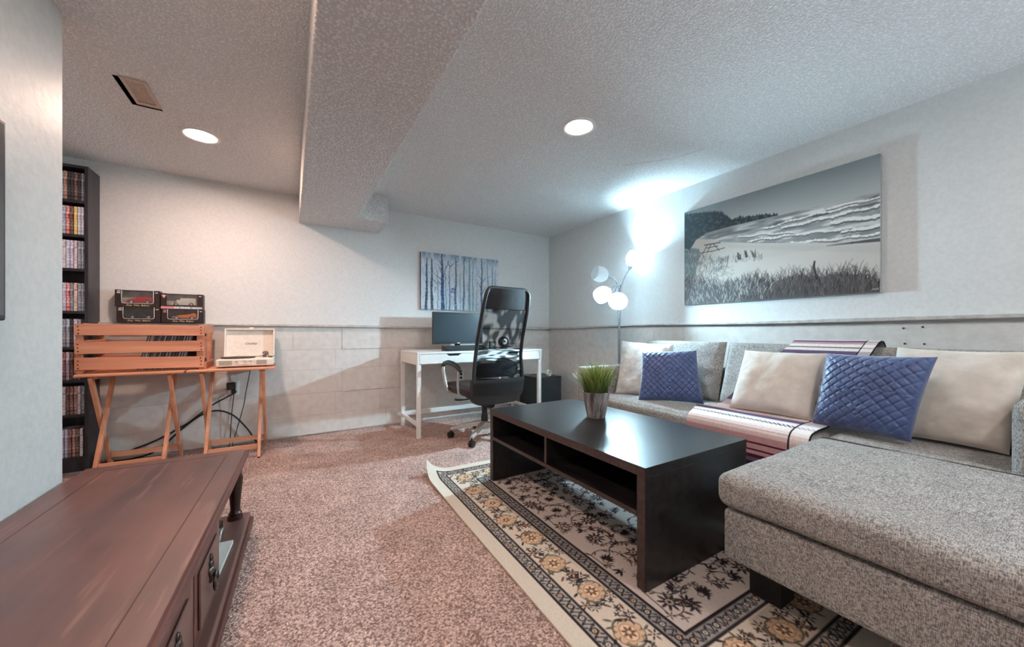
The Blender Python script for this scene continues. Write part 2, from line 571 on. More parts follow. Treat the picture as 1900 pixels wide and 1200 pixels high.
def carpet_material():
    m, nt, bs = nodes_of('pinkish_brown_carpet')
    N, L = nt.nodes, nt.links
    bs.inputs['Roughness'].default_value = 1.0
    bs.inputs['Specular IOR Level'].default_value = 0.05
    tc = N.new('ShaderNodeTexCoord')
    a = N.new('ShaderNodeTexNoise'); a.inputs['Scale'].default_value = 135; a.inputs['Detail'].default_value = 3.0
    b = N.new('ShaderNodeTexNoise'); b.inputs['Scale'].default_value = 7; b.inputs['Detail'].default_value = 4.0
    v = N.new('ShaderNodeTexVoronoi'); v.inputs['Scale'].default_value = 120
    w = N.new('ShaderNodeTexNoise'); w.inputs['Scale'].default_value = 60
    mixv = N.new('ShaderNodeMixRGB'); mixv.inputs[0].default_value = 0.02
    for n in (a, b, w): L.new(tc.outputs['Object'], n.inputs['Vector'])
    L.new(tc.outputs['Object'], mixv.inputs[1]); L.new(w.outputs['Color'], mixv.inputs[2])
    L.new(mixv.outputs[0], v.inputs['Vector'])
    h = N.new('ShaderNodeMath'); h.operation = 'SUBTRACT'
    L.new(a.outputs['Fac'], h.inputs[0])
    k = N.new('ShaderNodeMath'); k.operation = 'MULTIPLY'; k.inputs[1].default_value = 0.35
    L.new(v.outputs['Distance'], k.inputs[0]); L.new(k.outputs[0], h.inputs[1])
    rp = N.new('ShaderNodeValToRGB')
    rp.color_ramp.elements[0].position = 0.18; rp.color_ramp.elements[1].position = 0.52
    rp.color_ramp.elements[0].color = (*lin((148, 120, 112)), 1)
    rp.color_ramp.elements[1].color = (*lin((240, 212, 202)), 1)
    L.new(h.outputs[0], rp.inputs[0])
    mr = N.new('ShaderNodeMapRange')
    mr.inputs['From Min'].default_value = 0.3; mr.inputs['From Max'].default_value = 0.7
    mr.inputs['To Min'].default_value = 0.84; mr.inputs['To Max'].default_value = 1.12
    L.new(b.outputs['Fac'], mr.inputs['Value'])
    sc = N.new('ShaderNodeVectorMath'); sc.operation = 'SCALE'
    L.new(rp.outputs[0], sc.inputs[0]); L.new(mr.outputs[0], sc.inputs['Scale'])
    L.new(sc.outputs[0], bs.inputs['Base Color'])
    bp = N.new('ShaderNodeBump'); bp.inputs['Strength'].default_value = 1.0; bp.inputs['Distance'].default_value = 0.012
    L.new(h.outputs[0], bp.inputs['Height']); L.new(bp.outputs[0], bs.inputs['Normal'])
    return m
M['carpet'] = carpet_material()

def worn_top():
    m, nt, bs = nodes_of('worn_mahogany_top')
    N, L = nt.nodes, nt.links
    bs.inputs['Specular IOR Level'].default_value = 0.5
    tc = N.new('ShaderNodeTexCoord')
    def nz(scale, st, rot=(0, 0, 0), det=4.0):
        mp = N.new('ShaderNodeMapping'); mp.inputs['Scale'].default_value = st; mp.inputs['Rotation'].default_value = rot
        n = N.new('ShaderNodeTexNoise'); n.inputs['Scale'].default_value = scale; n.inputs['Detail'].default_value = det
        L.new(tc.outputs['Object'], mp.inputs[0]); L.new(mp.outputs[0], n.inputs['Vector'])
        return n.outputs['Fac']
    def ramp(f, lo, hi, c1, c2):
        r = N.new('ShaderNodeValToRGB')
        r.color_ramp.elements[0].position = lo; r.color_ramp.elements[1].position = hi
        r.color_ramp.elements[0].color = (*c1, 1); r.color_ramp.elements[1].color = (*c2, 1)
        L.new(f, r.inputs[0]); return r.outputs[0]
    grain = ramp(nz(16, (1, 0.06, 1), det=7), 0.3, 0.7, lin((72, 54, 54)), lin((108, 80, 76)))
    blot = ramp(nz(2.6, (1, 0.6, 1), (0, 0, 0.5)), 0.35, 0.68, lin((66, 54, 60)), lin((134, 92, 82)))
    mx = N.new('ShaderNodeMixRGB'); mx.inputs[0].default_value = 0.5
    L.new(grain, mx.inputs[1]); L.new(blot, mx.inputs[2])
    scr = ramp(nz(30, (1.0, 0.10, 1), (0, 0, 0.62), 5), 0.60, 0.76, (0, 0, 0), (0.25, 0.25, 0.25))
    m2 = N.new('ShaderNodeMixRGB'); L.new(scr, m2.inputs[0]); L.new(mx.outputs[0], m2.inputs[1]); m2.inputs[2].default_value = (*lin((198, 156, 138)), 1)
    L.new(m2.outputs[0], bs.inputs['Base Color'])
    mr = N.new('ShaderNodeMapRange'); mr.inputs['To Min'].default_value = 0.26; mr.inputs['To Max'].default_value = 0.52
    L.new(nz(7, (1, 0.3, 1), (0, 0, 0.5)), mr.inputs['Value']); L.new(mr.outputs[0], bs.inputs['Roughness'])
    return m
M['console_top'] = worn_top()

# ------------------------------------------------------------------ the room
XR, YB, H = 2.863, 3.80, 2.167
XL, YC = -0.748, 2.10            # left wall face and its outer corner
YR, XN = -2.2, -2.3              # wall behind the camera, far wall of the nook

def struct(b, name, mat, parent=None, **k):
    o = b.build(name, mat, parent, **k)
    if parent is None:
        o['kind'] = 'structure'
    return o

floor = struct(B().box(XN - 0.1, XR + 0.1, YR - 0.1, YB + 0.12, -0.1, 0.0), 'floor', M['carpet'])

vx0, vx1, vy0, vy1 = -0.728, -0.605, 2.475, 2.745     # hole of the ceiling vent
cb = B()
X0, X1, Y0, Y1 = XN - 0.1, XR + 0.1, YR - 0.1, YB + 0.12
cb.box(X0, vx0, Y0, Y1, H, H + 0.08)
cb.box(vx1, X1, Y0, Y1, H, H + 0.08)
cb.box(vx0, vx1, Y0, vy0, H, H + 0.08)
cb.box(vx0, vx1, vy1, Y1, H, H + 0.08)
ceiling = struct(cb, 'ceiling', M['ceiling'])
bk = B().box(0.064, 0.503, YR, YB, 1.92, H + 0.01)
struct(bk, 'bulkhead', M['bulkhead'], ceiling, bevel=0.012, seg=3)
struct(B().box(0.49, 0.755, 3.40, YB, 1.921, H + 0.01), 'bulkhead', M['bulkhead'], ceiling, bevel=0.012, seg=3)
crack = B()
for p, q in (((2.09, 1.88), (2.31, 1.62)), ((2.31, 1.62), (2.37, 1.42))):
    crack.bar((p[0], p[1], H - 0.0005), (q[0], q[1], H - 0.0005), 0.003, 0.002)
struct(crack, 'ceiling_crack', M['ledge'], ceiling)

wall_back = struct(B().box(XN - 0.1, XR + 0.1, YB + 0.012, YB + 0.12, 0, 1.0).box(XN - 0.1, XR + 0.1, YB, YB + 0.12, 1.0, H), 'wall_back', M['wall'])
wall_right = struct(B().box(XR + 0.012, XR + 0.12, YR, YB, 0, 1.0).box(XR, XR + 0.12, YR, YB, 1.0, H), 'wall_right', M['wall'])
wall_left = struct(B().box(XL - 0.12, XL, YR, YC, 0, H + 0.01), 'wall_left', M['wall_gloss'], bevel=0.008, seg=3)
struct(B().box(XN, XL - 0.10, YC - 0.12, YC, 0, H), 'wall_nook', M['wall'])
struct(B().box(XN - 0.1, XN, YC - 0.12, YB, 0, H), 'wall_far_left', M['wall'])
struct(B().box(XL - 0.12, XR + 0.12, YR - 0.1, YR, 0, H), 'wall_rear', M['wall'])

# painted concrete blocks of the foundation, below the ledge
def block_row(along, fixed, start, end, z0, z1, off, w, parent, wall):
    s = start
    cuts = [start]
    c = off
    while c > start + 0.05: c -= w
    c += w
    while c < end - 0.02:
        cuts.append(c); c += w
    cuts.append(end)
    for a, b in zip(cuts[:-1], cuts[1:]):
        g = 0.0006
        t0, t1 = rnd.uniform(-0.0012, 0.0006), rnd.uniform(-0.0012, 0.0006)     # bottom / top set back
        if rnd.random() < 0.16:
            t0 = -0.006
        bb = B()
        lo, hi = a + g, b - g
        if along == 'x':
            V = [(lo, fixed + t0, z0 + g), (hi, fixed + t0, z0 + g), (hi, fixed + 0.012, z0 + g), (lo, fixed + 0.012, z0 + g),
                 (lo, fixed + t1, z1 - g), (hi, fixed + t1, z1 - g), (hi, fixed + 0.012, z1 - g), (lo, fixed + 0.012, z1 - g)]
        else:
            V = [(fixed + t0, hi, z0 + g), (fixed + t0, lo, z0 + g), (fixed + 0.012, lo, z0 + g), (fixed + 0.012, hi, z0 + g),
                 (fixed + t1, hi, z1 - g), (fixed + t1, lo, z1 - g), (fixed + 0.012, lo, z1 - g), (fixed + 0.012, hi, z1 - g)]
        bb.add(V, [(0, 3, 2, 1), (4, 5, 6, 7), (0, 1, 5, 4), (1, 2, 6, 5), (2, 3, 7, 6), (3, 0, 4, 7)])
        bb.build('block', M['block'], parent)

rows = [(0.014, 0.182), (0.182, 0.384), (0.384, 0.60), (0.60, 0.782), (0.782, 0.99)]
for i, (z0, z1) in enumerate(rows):
    block_row('x', YB, -1.62, XR, z0, z1, 0.42 if i % 2 == 0 else 0.764, 0.40, wall_back, 'back')
    block_row('y', XR, 1.9, YB, z0, z1, 3.41 if i % 2 == 0 else 3.21, 0.40, wall_right, 'right')
wb = B().box(XR, XR + 0.012, YR, 1.899, 0.014, 0.99)
wb.build('panel', M['block'], wall_right)
sm = B().lathe([(0.0045, -0.001), (0.0045, 0.002), (0.001, 0.0025)], 10, aim((XR, 0, 0), (-1, 0, 0))).V
for (y, z) in ((0.60, 0.962), (0.529, 0.968), (0.523, 0.878), (0.595, 0.878)):
    s = B(); s.lathe([(0.005, -0.001), (0.005, 0.002), (0.002, 0.003)], 10, aim((XR - 0.001, y, z), (-1, 0, 0)))
    s.build('screw', M['nail'], wall_right)

# the ledge where the upper drywall sits on the foundation
def ledge(name, pts, depth_vec):
    b = B()
    n = len(pts)
    dx, dy = depth_vec
    V = []
    for (x, y, z, h) in pts:
        V += [(x, y, z - h), (x + dx, y + dy, z - h + 0.004), (x + dx, y + dy, z), (x, y, z)]
    F = []
    for i in range(n - 1):
        a, c = i * 4, i * 4 + 4
        for k in range(4):
            F.append((a + k, c + k, c + (k + 1) % 4, a + (k + 1) % 4))
    F += [(0, 1, 2, 3), tuple(4 * (n - 1) + k for k in (3, 2, 1, 0))]
    return struct(b.add(V, F), name, M['ledge'], bevel=0.004, sharp=40)
pts = []
for i in range(33):
    x = -1.62 + (XR + 1.62) * i / 32
    pts.append((x, YB + 0.003, 1.012 - 0.017 * max(0, (x + 0.6)) / 3.4 + 0.0015 * math.sin(x * 4), 0.022 + 0.003 * math.sin(x * 2.7)))
ledge('trim_1', pts, (0, -0.036))
pts = []
for i in range(41):
    y = YB - 0.036 - (YB - YR) * i / 40
    pts.append((XR + 0.003, y, 1.006 + 0.005 * (3.8 - y) + 0.003 * math.sin(y * 3.1), 0.021 + 0.005 * math.sin(y * 2.3)))
ledge('trim_2', pts, (-0.034, 0))

# ------------------------------------------------------------------ ceiling lights and vent
def downlight(x, y, col, label, power, group=None):
    t = thing('recessed_light', label, 'ceiling light', (x, y, H - 0.012), 0, group)
    B().lathe([(0.100, H - 0.0005), (0.099, H - 0.006), (0.094, H - 0.009), (0.080, H - 0.006), (0.073, H - 0.004), (0.073, H - 0.0005)], 48,
              Matrix.Translation((x, y, 0)), (False, False)).build('trim_ring', M['white'], t, smooth=True)
    B().lathe([(0.0731, H - 0.0045), (0.0001, H - 0.0055)], 48, Matrix.Translation((x, y, 0)), (False, False)).build(
        'diffuser', emission('diffuser_glow', col, power), t)
    return t
downlight(-0.478, 2.955, WARM, 'lit round recessed light beside the ceiling vent, left of the bulkhead', DOWNLIGHT_POWER * 1.25)
downlight(1.473, 1.661, WARM_SOFT, 'lit round recessed light above the coffee table, right of the bulkhead', DOWNLIGHT_POWER * 0.75)
downlight(-0.45, 0.85, WARM, 'lit round recessed light over the dark wooden console', DOWNLIGHT_POWER * 0.8)
downlight(1.473, -0.6, WARM_SOFT, 'added unseen recessed light behind the camera, over the chaise end', DOWNLIGHT_POWER * 0.8)  # fill light added out of view to raise the room's brightness
downlight(-0.40, -1.1, WARM_SOFT, 'added unseen recessed light by the rear wall', DOWNLIGHT_POWER * 0.35)  # second unseen fill, added to brighten the room from behind

def added_uplight(x, y, col, power, label):  # invented uplighters behind the camera, added to brighten the ceiling
    t = thing('added_uplight', label, 'lamp', (x, y, 0))
    T = Matrix.Translation((x, y, 0))
    B().lathe([(0.14, 0.0), (0.14, 0.015), (0.03, 0.03), (0.014, 0.05), (0.014, 1.62)], 28, T).build('stand', M['black_plastic'], t, smooth=True, sharp=40)
    B().lathe([(0.02, 1.60), (0.10, 1.63), (0.17, 1.70), (0.18, 1.74), (0.175, 1.74), (0.165, 1.705), (0.095, 1.636), (0.02, 1.61)], 36, T, (False, False)).build('bowl', M['white'], t, smooth=True)
    B().ball((x, y, 1.685), 0.05, 16, 10).build('bulb', emission('added_uplight_glow', col, power), t, smooth=True)
added_uplight(2.35, -1.6, (0.86, 0.95, 1.0), ADDED_UPLIGHT_POWER, 'added unseen uplighter in the right corner behind the camera')
added_uplight(-0.35, -1.7, (1.0, 0.86, 0.80), ADDED_UPLIGHT_POWER * 0.35, 'added unseen uplighter in the left corner behind the camera')

v = thing('ceiling_vent', 'open ceiling vent hole with crooked beige grille hanging askew', 'vent', (-0.66, 2.60, H - 0.01))
d = B()
zt = H + 0.2
d.box(vx0 - 0.004, vx0, vy0, vy1, H + 0.001, zt).box(vx1, vx1 + 0.004, vy0, vy1, H + 0.001, zt)
d.box(vx0, vx1, vy0 - 0.004, vy0, H + 0.001, zt).box(vx0, vx1, vy1, vy1 + 0.004, H + 0.001, zt).box(vx0, vx1, vy0, vy1, zt, zt + 0.004)
d.build('duct', M['duct'], v)
gx0, gx1, gy0, gy1, gz = -0.702, -0.604, 2.462, 2.712, H - 0.007
g = B()
g.box(gx0, gx0 + 0.014, gy0, gy1, gz, gz + 0.006).box(gx1 - 0.014, gx1, gy0, gy1, gz, gz + 0.006)
g.box(gx0 + 0.014, gx1 - 0.014, gy0, gy0 + 0.022, gz, gz + 0.006).box(gx0 + 0.014, gx1 - 0.014, gy1 - 0.03, gy1, gz, gz + 0.006)
g.build('grille_frame', M['vent'], v)
for i in range(13):
    y = gy0 + 0.029 + i * 0.0148
    B().bar((gx0 + 0.014, y, gz + 0.004), (gx1 - 0.014, y, gz + 0.004), 0.011, 0.0018, up=(0, 0.5, 1)).build('slat', M['vent'], v)

# ------------------------------------------------------------------ rug
def make_rug():
    W, Hh, st = 1.42, 2.02, 0.0032
    r = Ras(W, Hh, st, (206, 198, 184))
    cream, field, dark, navy, brown = (204, 192, 178), (206, 194, 187), (44, 38, 42), (44, 46, 62), (112, 78, 58)
    peach, tan, grey, olive = (200, 170, 142), (162, 130, 104), (140, 138, 134), (98, 98, 84)
    rs = random.Random(21)
    e0, e1, e2, e3, e4 = 0.062, 0.066, 0.128, 0.268, 0.338
    r.rect(e1, W - e1, e1, Hh - e1, (166, 160, 152))
    r.rect(e2, W - e2, e2, Hh - e2, cream)
    r.rect(e3, W - e3, e3, Hh - e3, (150, 146, 142))
    r.rect(e4, W - e4, e4, Hh - e4, field)
    def frame(d, w, col):
        r.rect(d, d + w, d, Hh - d, col); r.rect(W - d - w, W - d, d, Hh - d, col)
        r.rect(d, W - d, d, d + w, col); r.rect(d, W - d, Hh - d - w, Hh - d, col)
    for d, w in ((e1, 0.011), (e2 - 0.010, 0.010), (e3, 0.011), (e4 - 0.012, 0.012)):
        frame(d, w, dark)
    def leaf(c, L, ang, col, wd=0.36):
        r.ell((c[0] + math.cos(ang) * L / 2, c[1] + math.sin(ang) * L / 2), L / 2, L * wd / 2, ang, col)
    def bloom(c, R, n, rot, col, core, ring=False):
        for k in range(n):
            a = rot + 2 * PI * k / n
            leaf((c[0] + math.cos(a) * R * 0.22, c[1] + math.sin(a) * R * 0.22), R * 0.85, a, col, 0.34)
        r.ell(c, R * 0.34, R * 0.34, 0, core)
        r.ell(c, R * 0.16, R * 0.16, 0, dark)
        if ring:
            r.ell(c, R * 0.5, R * 0.5, 0, dark, 1, 0.004)
    def rosette(c, R, rot):
        r.ell(c, R * 1.18, R * 0.98, rot, olive, 1, 0.007)
        for k in range(9):
            a = rot + 2 * PI * k / 9
            q = (c[0] + math.cos(a) * R * 0.74, c[1] + math.sin(a) * R * 0.62)
            r.ell(q, R * 0.34, R * 0.30, a, brown)
            r.ell(q, R * 0.28, R * 0.24, a, peach)
        r.ell(c, R * 0.82, R * 0.68, rot, peach)
        r.ell(c, R * 0.72, R * 0.58, rot, (222, 196, 166))
        r.ell(c, R * 0.72, R * 0.58, rot, tan, 1, 0.004)
        for k in range(7):
            a = rot + 2 * PI * k / 7
            leaf(c, R * 0.5, a, brown, 0.4)
        r.ell(c, R * 0.13, R * 0.13, 0, cream)
        for k in range(5):
            a = rot + PI * (0.2 + 0.3 * k)
            leaf((c[0] + math.cos(a) * R * 1.05, c[1] + math.sin(a) * R * 0.9), R * 0.55, a + 0.7, dark if k % 2 else olive, 0.35)
    # narrow guard bands: small four-petal flowers linked by zigzag leaves
    def band(path_pts, wd, seed):
        rr = random.Random(seed)
        (x0, y0), (x1, y1) = path_pts
        L = math.hypot(x1 - x0, y1 - y0)
        ux, uy = (x1 - x0) / L, (y1 - y0) / L
        nx, ny = -uy, ux
        n = int(L / 0.058)
        z = []
        for i in range(int(L / 0.0145) + 1):
            t = i * 0.0145
            o = wd * 0.30 * (1 if i % 2 else -1)
            z.append((x0 + ux * t + nx * o, y0 + uy * t + ny * o))
        r.line(z, 0.0028, (64, 60, 62))
        for i in range(n):
            t = (i + 0.5) * L / n
            c = (x0 + ux * t, y0 + uy * t)
            r.ell(c, 0.0135, 0.0135, 0, (66, 64, 72) if i % 2 else dark)
            r.ell(c, 0.0075, 0.0075, 0, (196, 188, 176) if i % 3 else peach)
            r.ell(c, 0.003, 0.003, 0, dark)
            for s in (-1, 1):
                for q in (-1, 1):
                    leaf((c[0] + ux * s * 0.014 + nx * q * 0.008, c[1] + uy * s * 0.014 + ny * q * 0.008), 0.017,
                         math.atan2(ny * q + uy * s, nx * q + ux * s), navy, 0.4)
    for d, w in (((e1 + e2) / 2, 0.04), ((e3 + e4) / 2, 0.046)):
        band(((d, d), (d, Hh - d)), w, 1); band(((W - d, d), (W - d, Hh - d)), w, 2)
        band(((d, d), (W - d, d)), w, 3); band(((d, Hh - d), (W - d, Hh - d)), w, 4)
    # wide border: rosettes between dark palmettes and sprigs
    dm = (e2 + e3) / 2
    def border(p, q):
        L = math.hypot(q[0] - p[0], q[1] - p[1])
        ux, uy = (q[0] - p[0]) / L, (q[1] - p[1]) / L
        nx, ny = -uy, ux
        n = int(round(L / 0.205))
        for i in range(n):
            t = (i + 0.5) * L / n
            s = 1 if i % 2 else -1
            c = (p[0] + ux * t + nx * 0.012 * s, p[1] + uy * t + ny * 0.012 * s)
            rosette(c, 0.050, rs.uniform(-0.4, 0.4) + math.atan2(uy, ux))
            for kk in range(17):
                f = (i + 1.0) * L / n + rs.uniform(-0.055, 0.055)
                o = rs.uniform(-0.058, 0.058)
                cc = (p[0] + ux * f + nx * o, p[1] + uy * f + ny * o)
                if kk % 3 == 0:
                    bloom(cc, rs.uniform(0.018, 0.026), 6, rs.uniform(0, 3), rs.choice([dark, navy, (70, 54, 46)]), rs.choice([peach, cream, tan]))
                elif kk % 3 == 1:
                    for k in range(4):
                        leaf(cc, 0.013, rs.uniform(0, 0.4) + PI / 2 * k, dark, 0.5)
                else:
                    leaf(cc, 0.03, rs.uniform(0, 6.3), rs.choice([olive, dark, brown]), 0.34)
    border((dm, e2), (dm, Hh - e2)); border((W - dm, e2), (W - dm, Hh - e2))
    border((e2, dm), (W - e2, dm)); border((e2, Hh - dm), (W - e2, Hh - dm))
    # the field: winding vines with blossoms and leaves
    x0, x1, y0, y1 = e4 + 0.015, W - e4 - 0.015, e4 + 0.015, Hh - e4 - 0.015
    def inside(c, m=0.0):
        return x0 + m < c[0] < x1 - m and y0 + m < c[1] < y1 - m
    placed = []
    for row in range(9):
        for colm in range(5):
            c = (x0 + (colm + 0.5 + (0.25 if row % 2 else -0.25)) * (x1 - x0) / 5 + rs.uniform(-0.02, 0.02),
                 y0 + (row + 0.5) * (y1 - y0) / 9 + rs.uniform(-0.02, 0.02))
            placed.append(c)
            ph = rs.uniform(0, 6.28)
            sp = []
            for k in range(26):
                a = ph + k * 0.23 * (1 if (row + colm) % 2 else -1)
                R = 0.022 + 0.0032 * k
                sp.append((c[0] + R * math.cos(a), c[1] + R * math.sin(a)))
            sp = [p for p in sp if inside(p)]
            if len(sp) > 2:
                r.line(sp, 0.0024, (74, 62, 60))
            for k in range(1, len(sp) - 1, 2):
                leaf(sp[k], rs.uniform(0.018, 0.032), rs.uniform(0, 6.28), rs.choice([(70, 58, 60), (86, 66, 62), (66, 66, 80), (96, 82, 78)]), 0.34)
                if rs.random() < 0.4:
                    bloom(sp[k], 0.017, 5, rs.uniform(0, 3), (64, 50, 50), (176, 160, 146))
    for i, c in enumerate(placed):
        if not inside(c, 0.012): continue
        k = i % 3
        if k == 0:
            bloom(c, 0.040, 9, rs.uniform(0, 3), (58, 50, 56), (168, 152, 142), True)
        elif k == 1:
            a = rs.uniform(0, 6.28)
            for q in range(-3, 4):
                leaf(c, 0.055 - abs(q) * 0.006, a + q * 0.33, (58, 46, 48) if q % 2 else dark, 0.24)
            r.ell(c, 0.012, 0.012, 0, (190, 176, 160)); r.ell(c, 0.012, 0.012, 0, dark, 1, 0.003)
        else:
            bloom(c, 0.034, 6, rs.uniform(0, 3), (90, 66, 58), (198, 182, 164), True)
        for q in range(3):
            a = rs.uniform(0, 6.28)
            cc = (c[0] + 0.075 * math.cos(a), c[1] + 0.075 * math.sin(a))
            if inside(cc, 0.03):
                a3 = rs.uniform(0, 6.28)
                for q2 in range(3):
                    leaf(cc, 0.036, a3 + q2 * 0.7, rs.choice([dark, navy, (70, 52, 50)]), 0.3)
            if inside(cc, 0.015):
                bloom(cc, 0.016, 4, rs.uniform(0, 2), dark, (160, 150, 140))
    # woven relief and the curled far left corner
    ny, nx = r.ny, r.nx
    X, Y = r.X.copy(), r.Y.copy()
    Z = np.full_like(X, 0.008) + 0.0012 * smooth_noise(ny, nx, 60, 60, nprng)
    dc = np.hypot(X, (Hh - Y))
    cu = np.clip(1 - dc / 0.20, 0, 1)
    Z += 0.075 * cu ** 2
    Z += 0.012 * np.clip(1 - X / 0.06, 0, 1) ** 2 * np.clip((Y - 1.3) / 0.7, 0, 1)
    Xs = X + 0.03 * cu ** 2
    ang = math.radians(-1.2)
    ox, oy = 0.705, 0.365
    PX = ox + Xs * math.cos(ang) - Y * math.sin(ang)
    PY = oy + Xs * math.sin(ang) + Y * math.cos(ang)
    top = np.stack([PX, PY, Z], -1)
    col = r.a * (0.93 + 0.14 * nprng.rand(ny, nx, 1))
    t = thing('area_rug', 'cream and black floral patterned area rug under the coffee table', 'rug', (1.4, 1.37, 0.0))
    colour_grid('pile', top, col, attr_mat('woven_rug', 0.95, 0.4, 700, 0.001, 0.1, 0.12), t)
    # bound edge giving the rug its thickness
    loop = [(0, j) for j in range(ny)] + [(i, ny - 1) for i in range(1, nx)] + [(nx - 1, j) for j in range(ny - 2, -1, -1)] + [(i, 0) for i in range(nx - 2, 0, -1)]
    loop = loop[::6]
    V, F = [], []
    for (i, j) in loop:
        p = top[j, i]
        V += [tuple(p), (p[0], p[1], max(0.0005, p[2] - 0.0075))]
    m = len(loop)
    for k in range(m):
        a, c = 2 * k, 2 * ((k + 1) % m)
        F.append((a, c, c + 1, a + 1))
    B().add(V, F).build('bound_edge', pmat('rug_binding', (204, 190, 170), (190, 176, 156), scale=200, rough=0.9), t, smooth=True)
    under = top[::10, ::10].copy()
    under[..., 2] = np.maximum(0.0006, under[..., 2] - 0.0076)
    h2, w2 = under.shape[:2]
    b = B(); b.add(under.reshape(-1, 3), [(j * w2 + i, (j + 1) * w2 + i, (j + 1) * w2 + i + 1, j * w2 + i + 1) for j in range(h2 - 1) for i in range(w2 - 1)])
    b.build('backing', pmat('rug_backing', (190, 180, 164), (176, 166, 150), scale=150, rough=0.95), t, smooth=True)
make_rug()

# ------------------------------------------------------------------ sofa with chaise
def puffbox(x0, x1, y0, y1, z0, z1, r=0.035, puff=0.012, n=14, wob=0.004, seed=0.0):
    """a soft cushion: rounded box with bulging faces"""
    c = Vector(((x0 + x1) / 2, (y0 + y1) / 2, (z0 + z1) / 2))
    hx, hy, hz = (x1 - x0) / 2, (y1 - y0) / 2, (z1 - z0) / 2
    b = B()
    def face(ax, sgn):
        o = [i for i in range(3) if i != ax]
        def fn(u, v):
            # cluster samples near the edges
            f = lambda t: math.sin((2 * t - 1) * PI / 2)
            p = [0, 0, 0]
            p[ax] = sgn
            p[o[0]] = f(u); p[o[1]] = f(v)
            q = [p[0] * hx, p[1] * hy, p[2] * hz]
            hh = (hx, hy, hz)
            inner = [max(-(hh[i] - r), min(hh[i] - r, q[i])) for i in range(3)]
            d = Vector(q) - Vector(inner)
            if d.length > 1e-9:
                d = d.normalized() * r
            w = Vector(inner) + d
            bulge = puff * (1 - p[o[0]] ** 4) * (1 - p[o[1]] ** 4)
            w[ax] += sgn * bulge
            w += Vector((0, 0, 1)) * wob * (noise.noise(Vector((w.x * 6 + seed, w.y * 6, w.z * 6))))
            return tuple(c + w)
        flip = (sgn < 0) ^ (ax == 1)
        b.grid(fn, n, n, flip)
    for ax in range(3):
        for s in (-1, 1):
            face(ax, s)
    return b

def make_sofa():
    t = thing('sectional_sofa', 'heather grey fabric sectional sofa with chaise along the right wall', 'sofa', (2.3, 1.1, 0))
    S = M['sofa']
    def soft(name, b, mat=S, lab=None):
        o = b.build(name, mat, t, smooth=True)
        me = o.data
        import bmesh
        bm = bmesh.new(); bm.from_mesh(me)
        bmesh.ops.remove_doubles(bm, verts=bm.verts, dist=0.0006)
        bmesh.ops.recalc_face_normals(bm, faces=bm.faces)
        bm.to_mesh(me); bm.free()
        me.polygons.foreach_set('use_smooth', [True] * len(me.polygons))
        if lab: o['label'] = lab
        return o
    # base frames
    soft('base', puffbox(2.07, 2.84, 0.70, 2.25, 0.17, 0.285, 0.012, 0.002))
    soft('chaise_base', puffbox(1.272, 2.84, -0.06, 0.700, 0.168, 0.338, 0.014, 0.003, 16, 0.003))
    soft('chaise_cushion', puffbox(1.250, 2.098, -0.06, 0.716, 0.347, 0.462, 0.036, 0.006, 22, 0.006, 3.0))
    soft('corner_cushion', puffbox(2.116, 2.66, 0.105, 0.712, 0.335, 0.450, 0.030, 0.004, 18, 0.005, 5.0))
    soft('seat_cushion', puffbox(2.045, 2.66, 0.722, 2.115, 0.290, 0.448, 0.040, 0.010, 22, 0.006, 8.0))
    soft('backrest', puffbox(2.70, 2.842, -0.06, 2.25, 0.17, 0.675, 0.022, 0.004))
    soft('armrest', puffbox(1.970, 2.72, 2.120, 2.245, 0.10, 0.665, 0.014, 0.002))
    soft('armrest', puffbox(2.112, 2.72, -0.06, 0.185, 0.34, 0.708, 0.035, 0.006))
    # welt seams along the chaise and seat fronts
    b = B()
    b.tube([(1.2505, y, 0.4315 + 0.0015 * math.sin(y * 9)) for y in np.linspace(-0.03, 0.685, 30)], 0.0022, 6)
    b.tube([(1.285 + (x - 1.285), 0.7155, 0.4315) for x in np.linspace(1.29, 2.06, 20)], 0.0022, 6)
    b.tube([(2.099, y, 0.4570) for y in np.linspace(0.10, 0.70, 20)], 0.0035, 6)
    b.build('welt', M['sofa_dark'], t, smooth=True)
    for (x, y) in ((1.455, 0.63), (1.455, 0.0), (2.0, 0.63), (2.75, 0.0)):
        B().box(x - 0.05, x + 0.05, y - 0.05, y + 0.05, 0.0092 if (y > 0.4 and x < 2.1) else 0.0, 0.169).build('leg', M['black_plastic'], t, bevel=0.004)
    for (x, y) in ((2.14, 2.16), (2.75, 2.16)):
        B().lathe([(0.03, 0.0), (0.036, 0.17)], 20, Matrix.Translation((x, y, 0))).build('leg', M['black_plastic'], t, smooth=True, sharp=40)
    # three loose back cushions leaning on the backrest
    for k, (ya, yb, top, lean) in enumerate(((1.425, 2.11, 0.872, 0.0), (0.765, 1.415, 0.868, 0.01), (0.110, 0.755, 0.862, 0.0))):
        b = pillow_mesh((2.53 - lean, yb, 0.455), (2.53 - lean, ya, 0.455), (2.655, ya + 0.004, top), (2.655, yb - 0.004, top), 0.062, 0.04, 30, 30, edge=0.33,
                        wr=0.010, seed=11.0 * k, pinch=0.004)
        o = b.build('back_cushion', S, t, smooth=True)
        o['label'] = ('back cushion at the far end by the lamp', 'middle back cushion under the striped blanket', 'back cushion at the near end by the armrest')[k]
    return t

